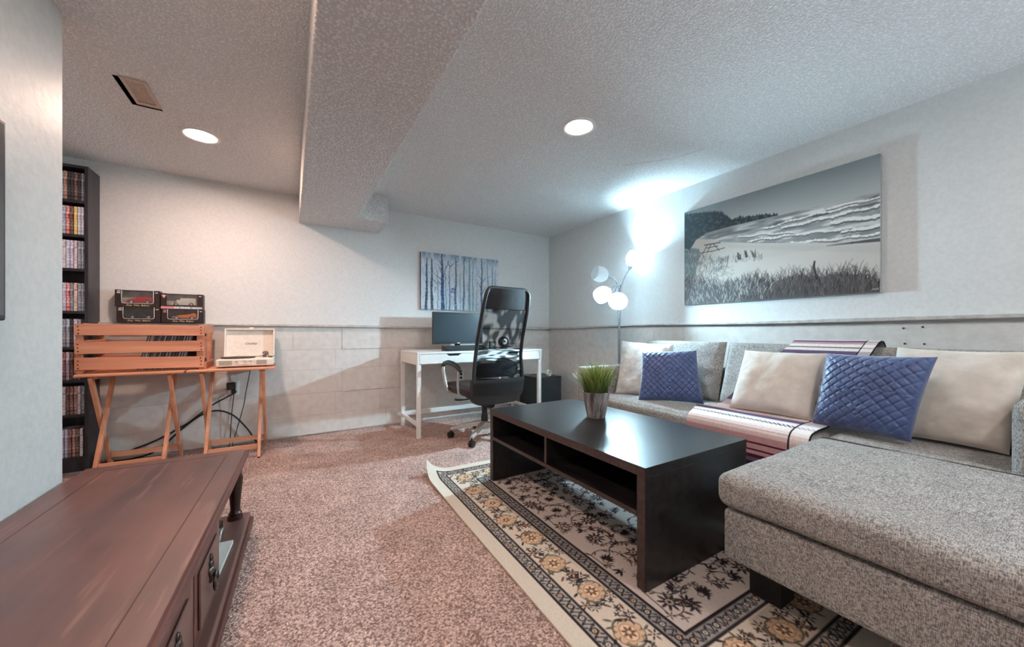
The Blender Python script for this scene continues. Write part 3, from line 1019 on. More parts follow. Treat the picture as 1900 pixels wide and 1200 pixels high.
def pillow_mesh(bl, br, tr, tl, tf, tb, nu=36, nv=36, edge=0.5, wr=0.006, seed=0.0, quilt=None, pinch=0.05, sag=0.0):
    """two bulging faces between four corner points (bl, br as seen from the front)"""
    bl, br, tr, tl = map(Vector, (bl, br, tr, tl))
    nrm = (br - bl).cross(tl - bl).normalized()
    w = (br - bl).length
    h = (tl - bl).length
    b = B()
    def shape(u, v, side):
        a, c = 2 * u - 1, 2 * v - 1
        # seams pulled inwards between the corners
        pu = u + (0.5 - u) * pinch * 2 * (1 - c * c) ** 1.0
        pv = v + (0.5 - v) * pinch * 2 * (1 - a * a) ** 1.0
        p = (bl * (1 - pu) + br * pu) * (1 - pv) + (tl * (1 - pu) + tr * pu) * pv
        f = ((1 - abs(a) ** 2.6) * (1 - abs(c) ** 2.6)) ** edge
        T = (tf if side > 0 else tb) * f
        q = p + nrm * (T * side)
        n1 = noise.noise(Vector((u * 4.2 + seed, v * 4.2, side * 3.0 + seed)))
        rim = max(abs(a), abs(c)) ** 3
        n2 = noise.noise(Vector((u * 15 + seed, v * 15, 4.0 + side)))
        q += nrm * (wr * n1 * 1.4 + wr * n2 * rim * 0.9) * (f ** 0.5) * side
        if quilt:
            # stitched channels in concentric diamonds: rows of small puffs
            x, y = (u - 0.5) * w, (v - 0.5) * h
            k = 1.0 / quilt
            s1 = abs(math.sin((abs(x) + abs(y) * 0.95) * PI * k))
            s2 = abs(math.sin((x * (1 if x * y > 0 else -1) - y * (1 if x * y > 0 else 1)) * PI * k * 0.75 + 0.6))
            q += nrm * side * 0.0080 * (min(1, s1 * 1.6) * 0.75 + min(1, s2 * 1.7) * 0.65 - 0.7) * min(1.0, 1.8 * (1 - rim))
        return tuple(q)
    b.grid(lambda u, v: shape(u, v, 1), nu, nv)
    b.grid(lambda u, v: shape(u, v, -1), nu, nv, True)
    return b
sofa = make_sofa()

def throw(label, corners, mat, tf=0.075, tb=0.03, n=44, quilt=None, seed=0.0, wr=0.007, pinch=0.022):
    b = pillow_mesh(*corners, tf, tb, n, n, 0.45, wr, seed, quilt, pinch)
    o = b.build('throw_pillow', mat, None, smooth=True)
    return tag(o, label, 'pillow')
throw('crumpled pale grey throw pillow at the far end of the sofa, behind a blue pillow',
      ((2.235, 2.085, 0.452), (2.375, 1.66, 0.452), (2.56, 1.79, 0.845), (2.44, 2.20, 0.868)), M['grey_pillow'], 0.055, 0.04, 44, None, 2.0, 0.013)
throw('smaller-looking blue quilted pillow on the far end of the sofa',
      ((2.135, 1.775, 0.455), (2.385, 1.437, 0.455), (2.47, 1.545, 0.812), (2.28, 1.86, 0.795)), M['blue'], 0.06, 0.02, 150, 0.040, 6.0, 0.004)
throw('plain cream throw pillow on the striped blanket in the middle of the sofa',
      ((2.293, 1.225, 0.480), (2.308, 0.808, 0.480), (2.45, 0.790, 0.828), (2.44, 1.205, 0.828)), M['cream'], 0.07, 0.05, 44, None, 9.0, 0.006)
throw('large blue quilted pillow near the right armrest, leaning on a cream one',
      ((2.285, 0.808, 0.466), (2.265, 0.453, 0.468), (2.36, 0.392, 0.835), (2.40, 0.782, 0.830)), M['blue'], 0.075, 0.03, 150, 0.040, 13.0, 0.004)
throw('cream throw pillow tucked against the right armrest, half behind the large blue pillow',
      ((2.405, 0.60, 0.461), (2.40, 0.215, 0.461), (2.535, 0.165, 0.862), (2.55, 0.555, 0.866)), M['cream'], 0.06, 0.02, 44, None, 17.0, 0.008)

# ------------------------------------------------------------------ striped blanket over the middle of the sofa
def make_blanket():
    prof = [(2.700, 0.80), (2.700, 0.855), (2.685, 0.888), (2.650, 0.892), (2.600, 0.868), (2.545, 0.80), (2.49, 0.70), (2.42, 0.60), (2.375, 0.53), (2.345, 0.485),
            (2.30, 0.472), (2.24, 0.4725), (2.15, 0.472), (2.08, 0.466), (2.048, 0.452), (2.034, 0.425), (2.031, 0.38), (2.031, 0.30), (2.031, 0.18)]
    pa = np.array(prof)
    seg = np.hypot(*np.diff(pa, axis=0).T)
    s = np.concatenate([[0], np.cumsum(seg)])
    n = 420
    S = np.linspace(0, s[-1], n)
    PX, PZ = np.interp(S, s, pa[:, 0]), np.interp(S, s, pa[:, 1])
    ker = np.ones(15) / 15
    for A in (PX, PZ):
        A[7:-7] = np.convolve(A, ker, 'same')[7:-7]
    L = s[-1]
    F = L - S + 0.085                # distance from the front hem
    yl = np.interp(S, [0, s[4], s[9], s[11], s[13], s[-1]], [1.02, 1.02, 1.30, 1.40, 1.33, 1.33])
    yr = np.interp(S, [0, s[4], s[9], s[11], s[-1]], [0.625, 0.640, 0.735, 0.728, 0.722])
    m = 150
    U = np.linspace(0, 1, m)
    Y = yl[:, None] * (1 - U)[None, :] + yr[:, None] * U[None, :]
    wr = smooth_noise(n, m, 46, 30, np.random.RandomState(3)) - 0.5
    fold = np.clip(np.sin(U * 9.0 + 0.7)[None, :], 0, 1) * 0.5
    lift = 0.003 + 0.008 * np.clip(wr + 0.2 * fold, 0, 1)
    tx, tz = np.gradient(PX), np.gradient(PZ)
    ln = np.hypot(tx, tz) + 1e-9
    NX, NZ = -tz / ln, tx / ln
    sgn = -1.0                       # outwards: up on the seat, forward on the front
    NX, NZ = NX * sgn, NZ * sgn
    pos = np.stack([PX[:, None] + NX[:, None] * lift, Y, PZ[:, None] + NZ[:, None] * lift], -1)
    white, lilac, pink, maroon, navy, purple, black = (222, 216, 214), (188, 178, 190), (186, 140, 146), (74, 34, 48), (70, 70, 98), (98, 82, 108), (28, 26, 30)
    f0 = 0.252                       # arc length from the hem to the seat's front edge
    dust, rose = (206, 182, 182), (182, 140, 144)
    bands = [(0.00, black), (0.03, (52, 42, 54)), (0.045, black), (0.075, (60, 50, 64)), (0.085, black), (0.11, (84, 70, 88)), (0.12, black), (0.150, (78, 62, 80)),
             (0.165, (48, 36, 48)), (0.185, purple), (0.205, maroon), (0.222, rose), (0.240, maroon), (0.250, rose), (0.277, maroon), (0.285, rose), (0.318, dust), (0.338, white),
             (0.345, dust), (0.353, white), (0.362, (214, 198, 200)), (0.368, white), (0.478, (210, 202, 212)), (0.486, white), (0.494, lilac), (0.503, (150, 142, 164)),
             (0.513, purple), (0.523, navy), (0.550, purple), (0.562, rose), (0.580, dust), (0.59, white), (0.66, lilac), (0.70, purple),
             (0.73, navy), (0.76, lilac), (0.79, white), (0.86, rose), (0.89, maroon), (0.90, rose), (0.93, white), (1.0, lilac), (1.03, navy), (1.06, purple), (1.08, white),
             (1.10, black), (1.105, white), (1.13, rose), (1.15, purple), (1.17, white), (1.2, navy)]
    col = np.zeros((n, m, 3))
    edges = np.array([b[0] for b in bands])
    ci = np.clip(np.searchsorted(edges, F, side='right') - 1, 0, len(bands) - 1)
    for i in range(n):
        col[i, :] = lin(bands[ci[i]][1])
    yy = np.linspace(0, 1, m)
    # black zigzag chain on the white band
    for i in range(n):
        q = F[i] - 0.432
        zig = 0.015 * (2 * abs(((yy * 15) % 1) - 0.5) * 2 - 1)
        hit = (abs(q - zig) < 0.0052) | (abs(q + zig) < 0.0044)
        col[i, hit] = lin(black)
    # dark cord and pale border at the near edge
    edge = (1 - yy) * 0.6
    for j in range(m):
        if edge[j] < 0.008: col[:, j] = lin(black)
        elif edge[j] < 0.080:
            col[:, j] = col[:, j] * 0.55 + np.array(lin(white)) * 0.45
        elif edge[j] < 0.087:
            col[:, j] = lin(black)
    col *= 0.88 + 0.24 * nprng.rand(n, m, 1)
    o = colour_grid('striped_blanket', pos, col, attr_mat('woven_stripes', 0.95, 0.6, 500, 0.0015, 0.1, 0.15))
    sm = o.modifiers.new('thickness', 'SOLIDIFY')
    sm.thickness = 0.004
    sm.offset = 0
    tag(o, 'purple, pink and white striped woven blanket draped over the middle of the sofa', 'blanket')
make_blanket()

# ------------------------------------------------------------------ coffee table
def coffee_table():
    x0, x1, y0, y1, z0, zt = 1.082, 1.772, 0.868, 2.055, 0.0095, 0.455
    t = thing('coffee_table', 'long black-brown coffee table with open compartments, standing on the floral rug', 'coffee table', ((x0 + x1) / 2, (y0 + y1) / 2, z0))
    E = M['espresso']
    B().box(x0, x1, y0, y1, zt - 0.036, zt).build('tabletop', E, t, bevel=0.0015)
    for (a, b) in ((y0 + 0.001, y0 + 0.039), (y1 - 0.039, y1 - 0.001)):
        B().box(x0 + 0.001, x1 - 0.001, a, b, z0, zt - 0.0362).build('side_panel', E, t, bevel=0.0015)
    B().box(x0 + 0.001, x0 + 0.365, y0 + 0.0392, y1 - 0.0392, 0.268, 0.288).build('shelf', E, t, bevel=0.001)
    B().box(x0 + 0.004, x0 + 0.3485, 1.462, 1.480, 0.2882, zt - 0.0362).build('divider', E, t, bevel=0.001)
    B().box(x0 + 0.349, x0 + 0.365, y0 + 0.0392, y1 - 0.0392, 0.2882, zt - 0.0362).build('back_panel', E, t)
    ed = M['espresso_edge']
    eb = B()
    eb.box(x0 - 0.0008, x0 + 0.0002, y0 + 0.002, y1 - 0.002, zt - 0.034, zt - 0.002)
    eb.box(x0 + 0.0002, x0 + 0.0012, y0 + 0.003, y0 + 0.037, z0 + 0.002, zt - 0.037)
    eb.box(x0 + 0.0002, x0 + 0.0012, y1 - 0.037, y1 - 0.003, z0 + 0.002, zt - 0.037)
    eb.box(x0 + 0.0002, x0 + 0.0012, y0 + 0.04, y1 - 0.04, 0.2695, 0.2865)
    eb.box(x0 + 0.0032, x0 + 0.0042, 1.4635, 1.4785, 0.289, zt - 0.037)
    eb.build('edging', ed, t)['label'] = 'brownish front edging'
coffee_table()

# ------------------------------------------------------------------ potted grass
def potted_grass():
    cx, cy, z0 = 1.495, 1.540, 0.455
    t = thing('potted_grass', 'artificial green grass in a streaked grey pot on the coffee table', 'plant', (cx, cy, z0))
    T = Matrix.Translation((cx, cy, z0))
    prof = [(0.047, 0.0), (0.050, 0.004), (0.060, 0.05), (0.071, 0.11), (0.0765, 0.145), (0.0745, 0.147), (0.071, 0.145), (0.069, 0.13)]
    B().lathe(prof, 40, T, (True, False)).build('pot', M['pot'], t, smooth=True, sharp=50)
    B().lathe([(0.0695, 0.131), (0.03, 0.134), (0.0005, 0.135)], 30, T, (False, False)).build('soil', pmat('soil', (40, 36, 26), (58, 54, 34), scale=90, rough=1.0), t, smooth=True)
    gm, nt, bs = nodes_of('grass_green')
    at = nt.nodes.new('ShaderNodeAttribute'); at.attribute_name = 'Col'
    nt.links.new(at.outputs['Color'], bs.inputs['Base Color'])
    bs.inputs['Roughness'].default_value = 0.55
    r = random.Random(4)
    V, F, C = [], [], []
    for i in range(820):
        a = r.uniform(0, 2 * PI)
        rr = 0.064 * math.sqrt(r.random())
        bx, by = cx + rr * math.cos(a), cy + rr * math.sin(a)
        out = rr / 0.064
        Lh = r.uniform(0.10, 0.195)
        lean = 0.004 + 0.092 * out ** 1.5 * r.uniform(0.5, 1.25)
        a2 = a + r.uniform(-0.6, 0.6)
        wd = r.uniform(0.0014, 0.0024)
        sx, sy = -math.sin(a2 + r.uniform(-1.2, 1.2)), math.cos(a2)
        n0 = len(V)
        tone = r.random()
        lo, hi = (52, 74, 32), ((152, 172, 80) if tone > 0.40 else (104, 132, 62))
        if tone > 0.78: hi = (198, 202, 124)
        for k in range(5):
            f = k / 4
            px = bx + math.cos(a2) * lean * f ** 1.8
            py = by + math.sin(a2) * lean * f ** 1.8
            pz = z0 + 0.128 + Lh * (f - 0.10 * f * f * out)
            w = wd * (1 - f) ** 0.6 + 0.0002
            V += [(px - sx * w, py - sy * w, pz), (px + sx * w, py + sy * w, pz)]
            c = np.array(lin(lo)) * (1 - f) + np.array(lin(hi)) * f
            C += [(*c, 1)] * 2
            if k:
                q = n0 + 2 * k
                F.append((q - 2, q - 1, q + 1, q))
    o = B().add(V, F).build('grass_blades', gm, t)
    at = o.data.color_attributes.new('Col', 'FLOAT_COLOR', 'POINT')
    at.data.foreach_set('color', np.array(C, np.float32).ravel())
    o['kind'] = 'stuff'
potted_grass()

# ------------------------------------------------------------------ printed canvases
def beach_print():
    W, Hh = 1.193, 0.78
    r = Ras(W, Hh, 0.0038, (150, 158, 160))
    u = lambda p: (p[0] * W, p[1] * Hh)
    U = lambda L: [u(p) for p in L]
    rs = np.random.RandomState(8)
    ny, nx = r.ny, r.nx
    # sky
    g = np.linspace(0, 1, ny)[:, None, None]
    r.a[:] = np.array(lin((120, 130, 134))) * (1 - g * 3).clip(0, 1) + np.array(lin((176, 180, 178))) * (g * 3).clip(0, 1)
    # sea
    r.below(U([(0, 0.274), (1, 0.274)]), (146, 150, 150))
    sea = smooth_noise(ny, nx, 5, 40, rs) * 0.6 + smooth_noise(ny, nx, 3, 14, rs) * 0.4
    v = np.linspace(0, 1, ny)[:, None]
    uu = np.linspace(0, 1, nx)[None, :]
    far = ((v > 0.274) & (v < 0.36)).astype(float)
    mid = ((v >= 0.30) & (v < 0.62)).astype(float)
    dk = np.clip((sea - 0.48) * 6, 0, 1) * (0.55 * far + 0.40 * mid) * (0.35 + 0.65 * uu)
    r._put((slice(None), slice(None)), dk, (62, 66, 70))
    lt = np.clip((0.42 - sea) * 7, 0, 1) * (0.7 * mid + 0.35 * far)
    r._put((slice(None), slice(None)), lt, (214, 214, 210))
    def foam(pts, w, al=0.9):
        q = U(pts)
        n = 60
        xs = np.linspace(q[0][0], q[-1][0], n)
        ys = np.interp(xs, [p[0] for p in q], [p[1] for p in q]) + 0.004 * np.sin(xs * 40) + 0.003 * (rs.rand(n) - 0.5)
        ww = [w * (0.3 + 0.9 * rs.rand()) for _ in range(n)]
        r.line(list(zip(xs, ys + w * 1.3)), [a * 0.9 for a in ww], (88, 90, 92), 0.7)
        r.line(list(zip(xs, ys)), ww, (222, 222, 218), al)
    foam([(0.60, 0.388), (0.80, 0.378), (1.0, 0.372)], 0.009)
    foam([(0.82, 0.425), (1.0, 0.448)], 0.010)
    foam([(0.50, 0.36), (0.72, 0.335), (0.92, 0.335)], 0.006)
    foam([(0.86, 0.515), (1.0, 0.518)], 0.009)
    foam([(0.42, 0.44), (0.7, 0.47), (0.9, 0.50)], 0.007, 0.7)
    foam([(0.80, 0.31), (1.0, 0.315)], 0.005)
    foam([(0.36, 0.385), (0.52, 0.41), (0.66, 0.45)], 0.006, 0.6)
    foam([(0.64, 0.53), (0.85, 0.565), (1.0, 0.575)], 0.007, 0.8)
    # beach
    shore = U([(0, 0.30), (0.106, 0.315), (0.261, 0.40), (0.484, 0.482), (0.709, 0.55), (0.868, 0.603), (1.0, 0.622)])
    r.below(shore, (188, 184, 178), jag=0.003)
    r.line(U([(0.80, 0.605), (0.90, 0.612), (0.999, 0.622)]), [0.002, 0.006, 0.011], (56, 56, 60), 0.9)
    wet = U([(0.3, 0.44), (0.484, 0.50), (0.709, 0.575), (0.868, 0.63), (1.0, 0.655)])
    r.below(wet, (176, 172, 168), 0.5, 0.0, U([(0.3, 0.47), (0.484, 0.54), (0.709, 0.62), (1.0, 0.72)]))
    sand = smooth_noise(ny, nx, 26, 60, rs)
    r._put((slice(None), slice(None)), np.clip((sand - 0.5) * 2, 0, 1) * (v > 0.62) * 0.35, (214, 208, 200))
    # wooded headland
    top = U([(0, 0.012), (0.03, 0.03), (0.106, 0.046), (0.2, 0.07), (0.261, 0.105), (0.29, 0.15), (0.322, 0.198), (0.35, 0.205), (0.373, 0.186), (0.40, 0.21), (0.451, 0.217), (0.52, 0.235), (0.579, 0.258)])
    bot = U([(0, 0.50), (0.04, 0.42), (0.084, 0.325), (0.16, 0.275), (0.327, 0.268), (0.451, 0.269), (0.579, 0.272)])
    r.below(top, (44, 54, 58), 1.0, 0.016, bot)
    tr = smooth_noise(ny, nx, 4, 4, rs)
    inside = r.Y < np.interp(r.X[0], [p[0] for p in bot], [p[1] for p in bot])[None, :]
    inside &= r.Y > np.interp(r.X[0], [p[0] for p in top], [p[1] for p in top])[None, :] + 0.006
    inside &= (r.X < 0.579 * W)
    r._put((slice(None), slice(None)), np.clip((tr - 0.55) * 4, 0, 1) * inside * 0.6, (84, 98, 100))
    # scrub at the left, with pale grass
    def blades(n, x0, x1, ytop, hmin, hmax, cols, lean=0.4, wd=0.0016, ybot=None):
        for i in range(n):
            x = x0 + (x1 - x0) * rs.rand()
            yt = np.interp(x, [p[0] for p in ytop], [p[1] for p in ytop])
            yb = Hh if ybot is None else np.interp(x, [p[0] for p in ybot], [p[1] for p in ybot])
            y = yt + (yb - yt) * rs.rand() ** 1.2
            h = hmin + (hmax - hmin) * rs.rand()
            dx = (rs.rand() - 0.5) * lean * h * 2
            c = cols[rs.randint(len(cols))]
            r.line([(x, y), (x + dx * 0.4, y - h * 0.6), (x + dx, y - h)], [wd, wd * 0.8, wd * 0.4], c, 0.9)
    for i in range(90):
        q = rs.rand()
        r.ell(u((0.10 * q * rs.rand() + 0.012, 0.40 + 0.16 * rs.rand() + 0.02 * q)), 0.014 + 0.014 * rs.rand(), 0.007 + 0.008 * rs.rand(), rs.rand(), [(78, 90, 94), (104, 116, 118), (60, 70, 74), (138, 144, 142)][i % 4], 0.6)
    r.below(U([(0, 0.44), (0.05, 0.40), (0.106, 0.42), (0.115, 0.46)]), (104, 116, 118), 0.9, 0.01, U([(0, 0.80), (0.07, 0.76), (0.115, 0.5)]))
    blades(420, 0.0, 0.30 * W, U([(0, 0.44), (0.1, 0.47), (0.2, 0.56), (0.3, 0.60)]), 0.012, 0.045, [(60, 66, 68), (200, 200, 196), (120, 124, 122), (84, 90, 92)], 0.6, 0.0015,
           U([(0, 0.80), (0.2, 0.72), (0.3, 0.66)]))
    blades(60, 0.2 * W, 0.50 * W, U([(0.2, 0.56), (0.5, 0.60)]), 0.015, 0.04, [(60, 64, 64), (90, 92, 90)], 0.5, 0.0015, U([(0.2, 0.62), (0.5, 0.64)]))
    for c in ((0.41, 0.59), (0.455, 0.60), (0.37, 0.60)):
        for k in range(14):
            x, y = u((c[0] + 0.02 * (rs.rand() - 0.5), c[1]))
            r.line([(x, y), (x - 0.02 * rs.rand(), y - 0.025 - 0.03 * rs.rand())], 0.0014, (60, 60, 58))
    for i in range(60):
        x, y = u((0.2 + 0.14 * rs.rand(), 0.64 + 0.10 * rs.rand()))
        r.ell((x, y), 0.008, 0.003, 0.3, (120, 118, 114), 0.6)
    # picnic table
    for p, q, w in (((0.145, 0.395), (0.25, 0.402), 0.004), ((0.165, 0.40), (0.135, 0.475), 0.003), ((0.205, 0.40), (0.245, 0.478), 0.003), ((0.115, 0.468), (0.20, 0.472), 0.003),
                    ((0.19, 0.475), (0.28, 0.462), 0.003), ((0.16, 0.43), (0.235, 0.43), 0.003), ((0.19, 0.40), (0.165, 0.475), 0.003)):
        r.line([u(p), u(q)], w, (40, 42, 44))
    # foreground grass
    gt = U([(0, 0.715), (0.128, 0.755), (0.308, 0.85), (0.38, 0.83), (0.451, 0.795), (0.564, 0.83), (0.682, 0.80), (0.776, 0.845), (0.826, 0.825), (0.937, 0.85), (1.0, 0.93)])
    r.below(gt, (70, 66, 66), 0.96, 0.02)
    blades(1500, 0, W, [(x, y - 0.01) for x, y in gt], 0.02, 0.075, [(48, 44, 46), (110, 102, 100), (66, 60, 60), (92, 82, 80), (40, 38, 40)], 0.5, 0.0017)
    blades(420, 0, 0.55 * W, [(x, y + 0.01) for x, y in gt], 0.015, 0.05, [(178, 178, 172), (120, 124, 124), (56, 62, 66)], 0.7, 0.0016)
    r.line([u((0.757, 0.86)), u((0.752, 0.80)), u((0.745, 0.755)), u((0.748, 0.715))], [0.005, 0.005, 0.006, 0.005], (46, 36, 36))
    for k in range(6):
        x = (0.972 + 0.004 * k) * W
        r.line([(x, 0.978 * Hh), (x + 0.003, 0.972 * Hh)], 0.001, (190, 186, 180))
    t = thing('beach_canvas', 'large canvas print of a beach with dune grass and waves on the right wall', 'picture', (2.848, 1.28, 1.165))
    X = 2.833
    B().box(X + 0.0005, XR - 0.0008, 0.685, 1.878, 1.165, 1.945).build('stretcher', pmat('canvas_side', (168, 172, 172), (150, 154, 156), scale=60, rough=0.8), t)
    Yp = 1.878 - r.X
    Zp = 1.945 - r.Y
    pos = np.stack([np.full_like(Yp, X), Yp, Zp], -1)
    o = colour_grid('print', pos[:, ::-1], r.a[:, ::-1], attr_mat('canvas_print', 0.7, 0.2, 900, 0.0004, 0.3), t)
    return t
beach_print()

def forest_print():
    W, Hh = 0.923, 0.606
    r = Ras(W, Hh, 0.0045, (196, 204, 212))
    rs = np.random.RandomState(12)
    ny, nx = r.ny, r.nx
    n1 = smooth_noise(ny, nx, 30, 7, rs); n2 = smooth_noise(ny, nx, 12, 4, rs)
    ful = (slice(None), slice(None))
    r._put(ful, np.clip((n1 - 0.45) * 3, 0, 1) * 0.8, (206, 210, 224))
    r._put(ful, np.clip((n2 - 0.55) * 3, 0, 1) * 0.55, (150, 184, 200))
    r._put(ful, np.clip((smooth_noise(ny, nx, 16, 5, rs) - 0.62) * 4, 0, 1) * 0.6, (226, 228, 232))
    v = np.linspace(0, 1, ny)[:, None] * np.ones((1, nx))
    r._put(ful, np.clip(1 - v / 0.14, 0, 1) * np.clip(n1 * 1.6, 0, 1) * 0.85, (66, 112, 144))
    r._put(ful, np.clip((v - 0.7) * 2, 0, 1) * np.clip((n1 - 0.3), 0, 1) * 0.8, (110, 158, 186))
    def trunk(u, w, col, lean=0.0, top=0.0, bot=1.0):
        pts = []
        for k in range(16):
            f = top + (bot - top) * k / 15
            pts.append(((u + lean * (1 - f) + 0.004 * math.sin(f * 9 + u * 40) + 0.002 * rs.randn()) * W, f * Hh))
        r.line(pts, [w * (0.55 + 0.6 * k / 15) * (0.85 + 0.3 * rs.rand()) for k in range(16)], col, 0.88)
    D1, D2, D3 = (46, 64, 88), (70, 94, 122), (104, 144, 162)
    for a in ((0.062, 0.013, D1, 0.012, 0.1), (0.128, 0.014, D1, -0.004, 0.1), (0.262, 0.018, (38, 66, 112), -0.01, 0.0), (0.20, 0.006, D3, 0, 0.3), (0.345, 0.007, D2, 0, 0.2),
              (0.42, 0.013, D2, 0.004, 0.05), (0.525, 0.011, D2, 0.006, 0.0), (0.60, 0.013, D3, 0.0, 0.02), (0.648, 0.008, D3, 0, 0.02), (0.765, 0.012, D2, 0.004, 0.0),
              (0.852, 0.008, D3, 0, 0.1), (0.915, 0.010, D3, 0, 0.1), (0.96, 0.007, D3, 0, 0.2), (0.70, 0.005, D3, 0, 0.3), (0.48, 0.005, D3, 0, 0.3), (0.30, 0.006, D3, 0, 0.4)):
        trunk(a[0], a[1], a[2], a[3], a[4])
    def branch(p, q, w, col=D1):
        p = (p[0] * W, p[1] * Hh); q = (q[0] * W, q[1] * Hh)
        m = ((p[0] + q[0]) / 2 + 0.008 * rs.randn(), (p[1] + q[1]) / 2)
        r.line([p, m, q], [w, w * 0.8, w * 0.4], col, 0.9)
    for p, q in (((0.255, 0.56), (0.195, 0.46)), ((0.255, 0.57), (0.295, 0.44)), ((0.295, 0.44), (0.30, 0.2)), ((0.25, 0.37), (0.20, 0.2)), ((0.245, 0.30), (0.205, 0.10)), ((0.25, 0.46), (0.15, 0.36)),
                 ((0.30, 0.25), (0.335, 0.10)), ((0.355, 0.22), (0.33, 0.1)), ((0.76, 0.48), (0.84, 0.34)), ((0.76, 0.58), (0.70, 0.45)), ((0.765, 0.40), (0.71, 0.30)), ((0.76, 0.7), (0.83, 0.52)),
                 ((0.42, 0.16), (0.46, 0.06)), ((0.36, 0.2), (0.41, 0.12)), ((0.155, 0.48), (0.20, 0.56)), ((0.525, 0.1), (0.56, 0.03)), ((0.06, 0.28), (0.10, 0.2)), ((0.17, 0.6), (0.16, 0.7))):
        branch(p, q, 0.0045)
    for i in range(420):
        x, y = rs.rand() * W, rs.rand() * Hh
        r.ell((x, y), 0.004 + 0.004 * rs.rand(), 0.002 + 0.002 * rs.rand(), rs.rand() * 3, [(76, 100, 132), (226, 230, 234), (110, 132, 160), (150, 178, 190)][i % 4], 0.75)
    for i in range(46):
        r.ell(((0.385 + 0.03 * rs.randn() * 0.6) * W, (0.60 + 0.09 * rs.rand()) * Hh), 0.006, 0.005, 0, (70, 96, 160), 0.7)
    t = thing('forest_canvas', 'small canvas painting of blue-grey birch trees on the back wall above the monitor', 'picture', (1.63, 3.785, 1.182))
    Yf = YB - 0.03
    B().box(1.169, 2.092, Yf + 0.0005, YB - 0.0008, 1.182, 1.786).build('stretcher', pmat('dark_canvas_side', (58, 72, 88), (74, 88, 104), scale=60, rough=0.8), t)
    pos = np.stack([1.169 + r.X, np.full_like(r.X, Yf), 1.786 - r.Y * (0.604 / 0.606)], -1)
    colour_grid('painting', pos[::-1], r.a[::-1], attr_mat('painted_canvas', 0.65, 0.5, 160, 0.001, 0.3), t)
forest_print()

# ------------------------------------------------------------------ desk and what stands on it
def make_desk():
    x0, x1, y0, y1, zt = 0.955, 2.298, 3.185, 3.758, 0.762
    t = thing('writing_desk', 'white narrow desk with two drawers under the forest painting', 'desk', ((x0 + x1) / 2, (y0 + y1) / 2, 0))
    Wm = M['white']
    B().box(x0, x1, y0, y1, zt - 0.018, zt).build('desktop', Wm, t, bevel=0.002)
    for (a, b) in ((x0, x0 + 0.02), (x1 - 0.02, x1)):
        B().box(a, b, y0 + 0.001, y1, 0.648, zt - 0.0182).build('side_panel', Wm, t, bevel=0.001)
    B().box(x0 + 0.0202, x1 - 0.0202, y1 - 0.02, y1, 0.648, zt - 0.0182).build('rear_panel', Wm, t)
    B().box(x0 + 0.0202, x1 - 0.0202, y0 + 0.02, y1 - 0.021, 0.648, 0.655).build('bottom_panel', Wm, t)
    xm = (x0 + x1) / 2
    for (a, b) in ((x0 + 0.0225, xm - 0.0015), (xm + 0.0015, x1 - 0.0225)):
        c = (a + b) / 2
        zz0, zz1 = 0.657, zt - 0.0205
        poly = [(a, zz0), (b, zz0), (b, zz1), (c + 0.075, zz1), (c + 0.045, zz1 - 0.020), (c - 0.045, zz1 - 0.020), (c - 0.075, zz1), (a, zz1)]
        dr = B().prism(poly, 'y', y0 + 0.001, y0 + 0.016).build('drawer', Wm, t, bevel=0.001)
        B().box(c - 0.08, c + 0.08, y0 + 0.0165, y0 + 0.02, zz1 - 0.03, zz1).build('recess_shade', M['hole'], dr)  # black plate standing in for the shade inside the notch
    for (a, b) in ((x0, y0 + 0.002), (x1 - 0.036, y0 + 0.002), (x0, y1 - 0.036), (x1 - 0.036, y1 - 0.036)):
        B().box(a + 0.0005, a + 0.0355, b, b + 0.035, 0, 0.6478).build('leg', Wm, t, bevel=0.002)
    for a in (x0 + 0.004, x1 - 0.032):
        B().box(a, a + 0.026, y0 + 0.0375, y1 - 0.0365, 0.098, 0.126).build('side_rail', Wm, t, bevel=0.001)
    B().box(x0 + 0.036, x1 - 0.0365, y1 - 0.034, y1 - 0.010, 0.098, 0.140).build('rear_rail', Wm, t, bevel=0.001)
make_desk()
ZD = 0.7622

def text_mesh(name, body, size, mat, parent, Mx, shear=0.0, extrude=0.0004, offset=0.0, align='CENTER'):
    cu = bpy.data.curves.new(name, 'FONT')
    cu.body = body
    cu.size = size
    cu.shear = shear
    cu.extrude = extrude
    cu.offset = offset
    cu.resolution_u = 3
    cu.align_x = align
    cu.align_y = 'CENTER'
    tmp = bpy.data.objects.new(name + '_tmp', cu)
    COL.objects.link(tmp)
    bpy.context.view_layer.update()
    me = bpy.data.meshes.new_from_object(tmp.evaluated_get(bpy.context.evaluated_depsgraph_get()))
    bpy.data.objects.remove(tmp)
    bpy.data.curves.remove(cu)
    loc = LOC.get(parent.name, (0, 0, 0))
    me.transform(Matrix.Translation([-c for c in loc]) @ Mx)
    me.name = name
    me.materials.clear()
    return link(name, me, mat, parent)

FACE_Y = Matrix(((1, 0, 0, 0), (0, 0, -1, 0), (0, 1, 0, 0), (0, 0, 0, 1)))     # text lying in XZ, facing -Y

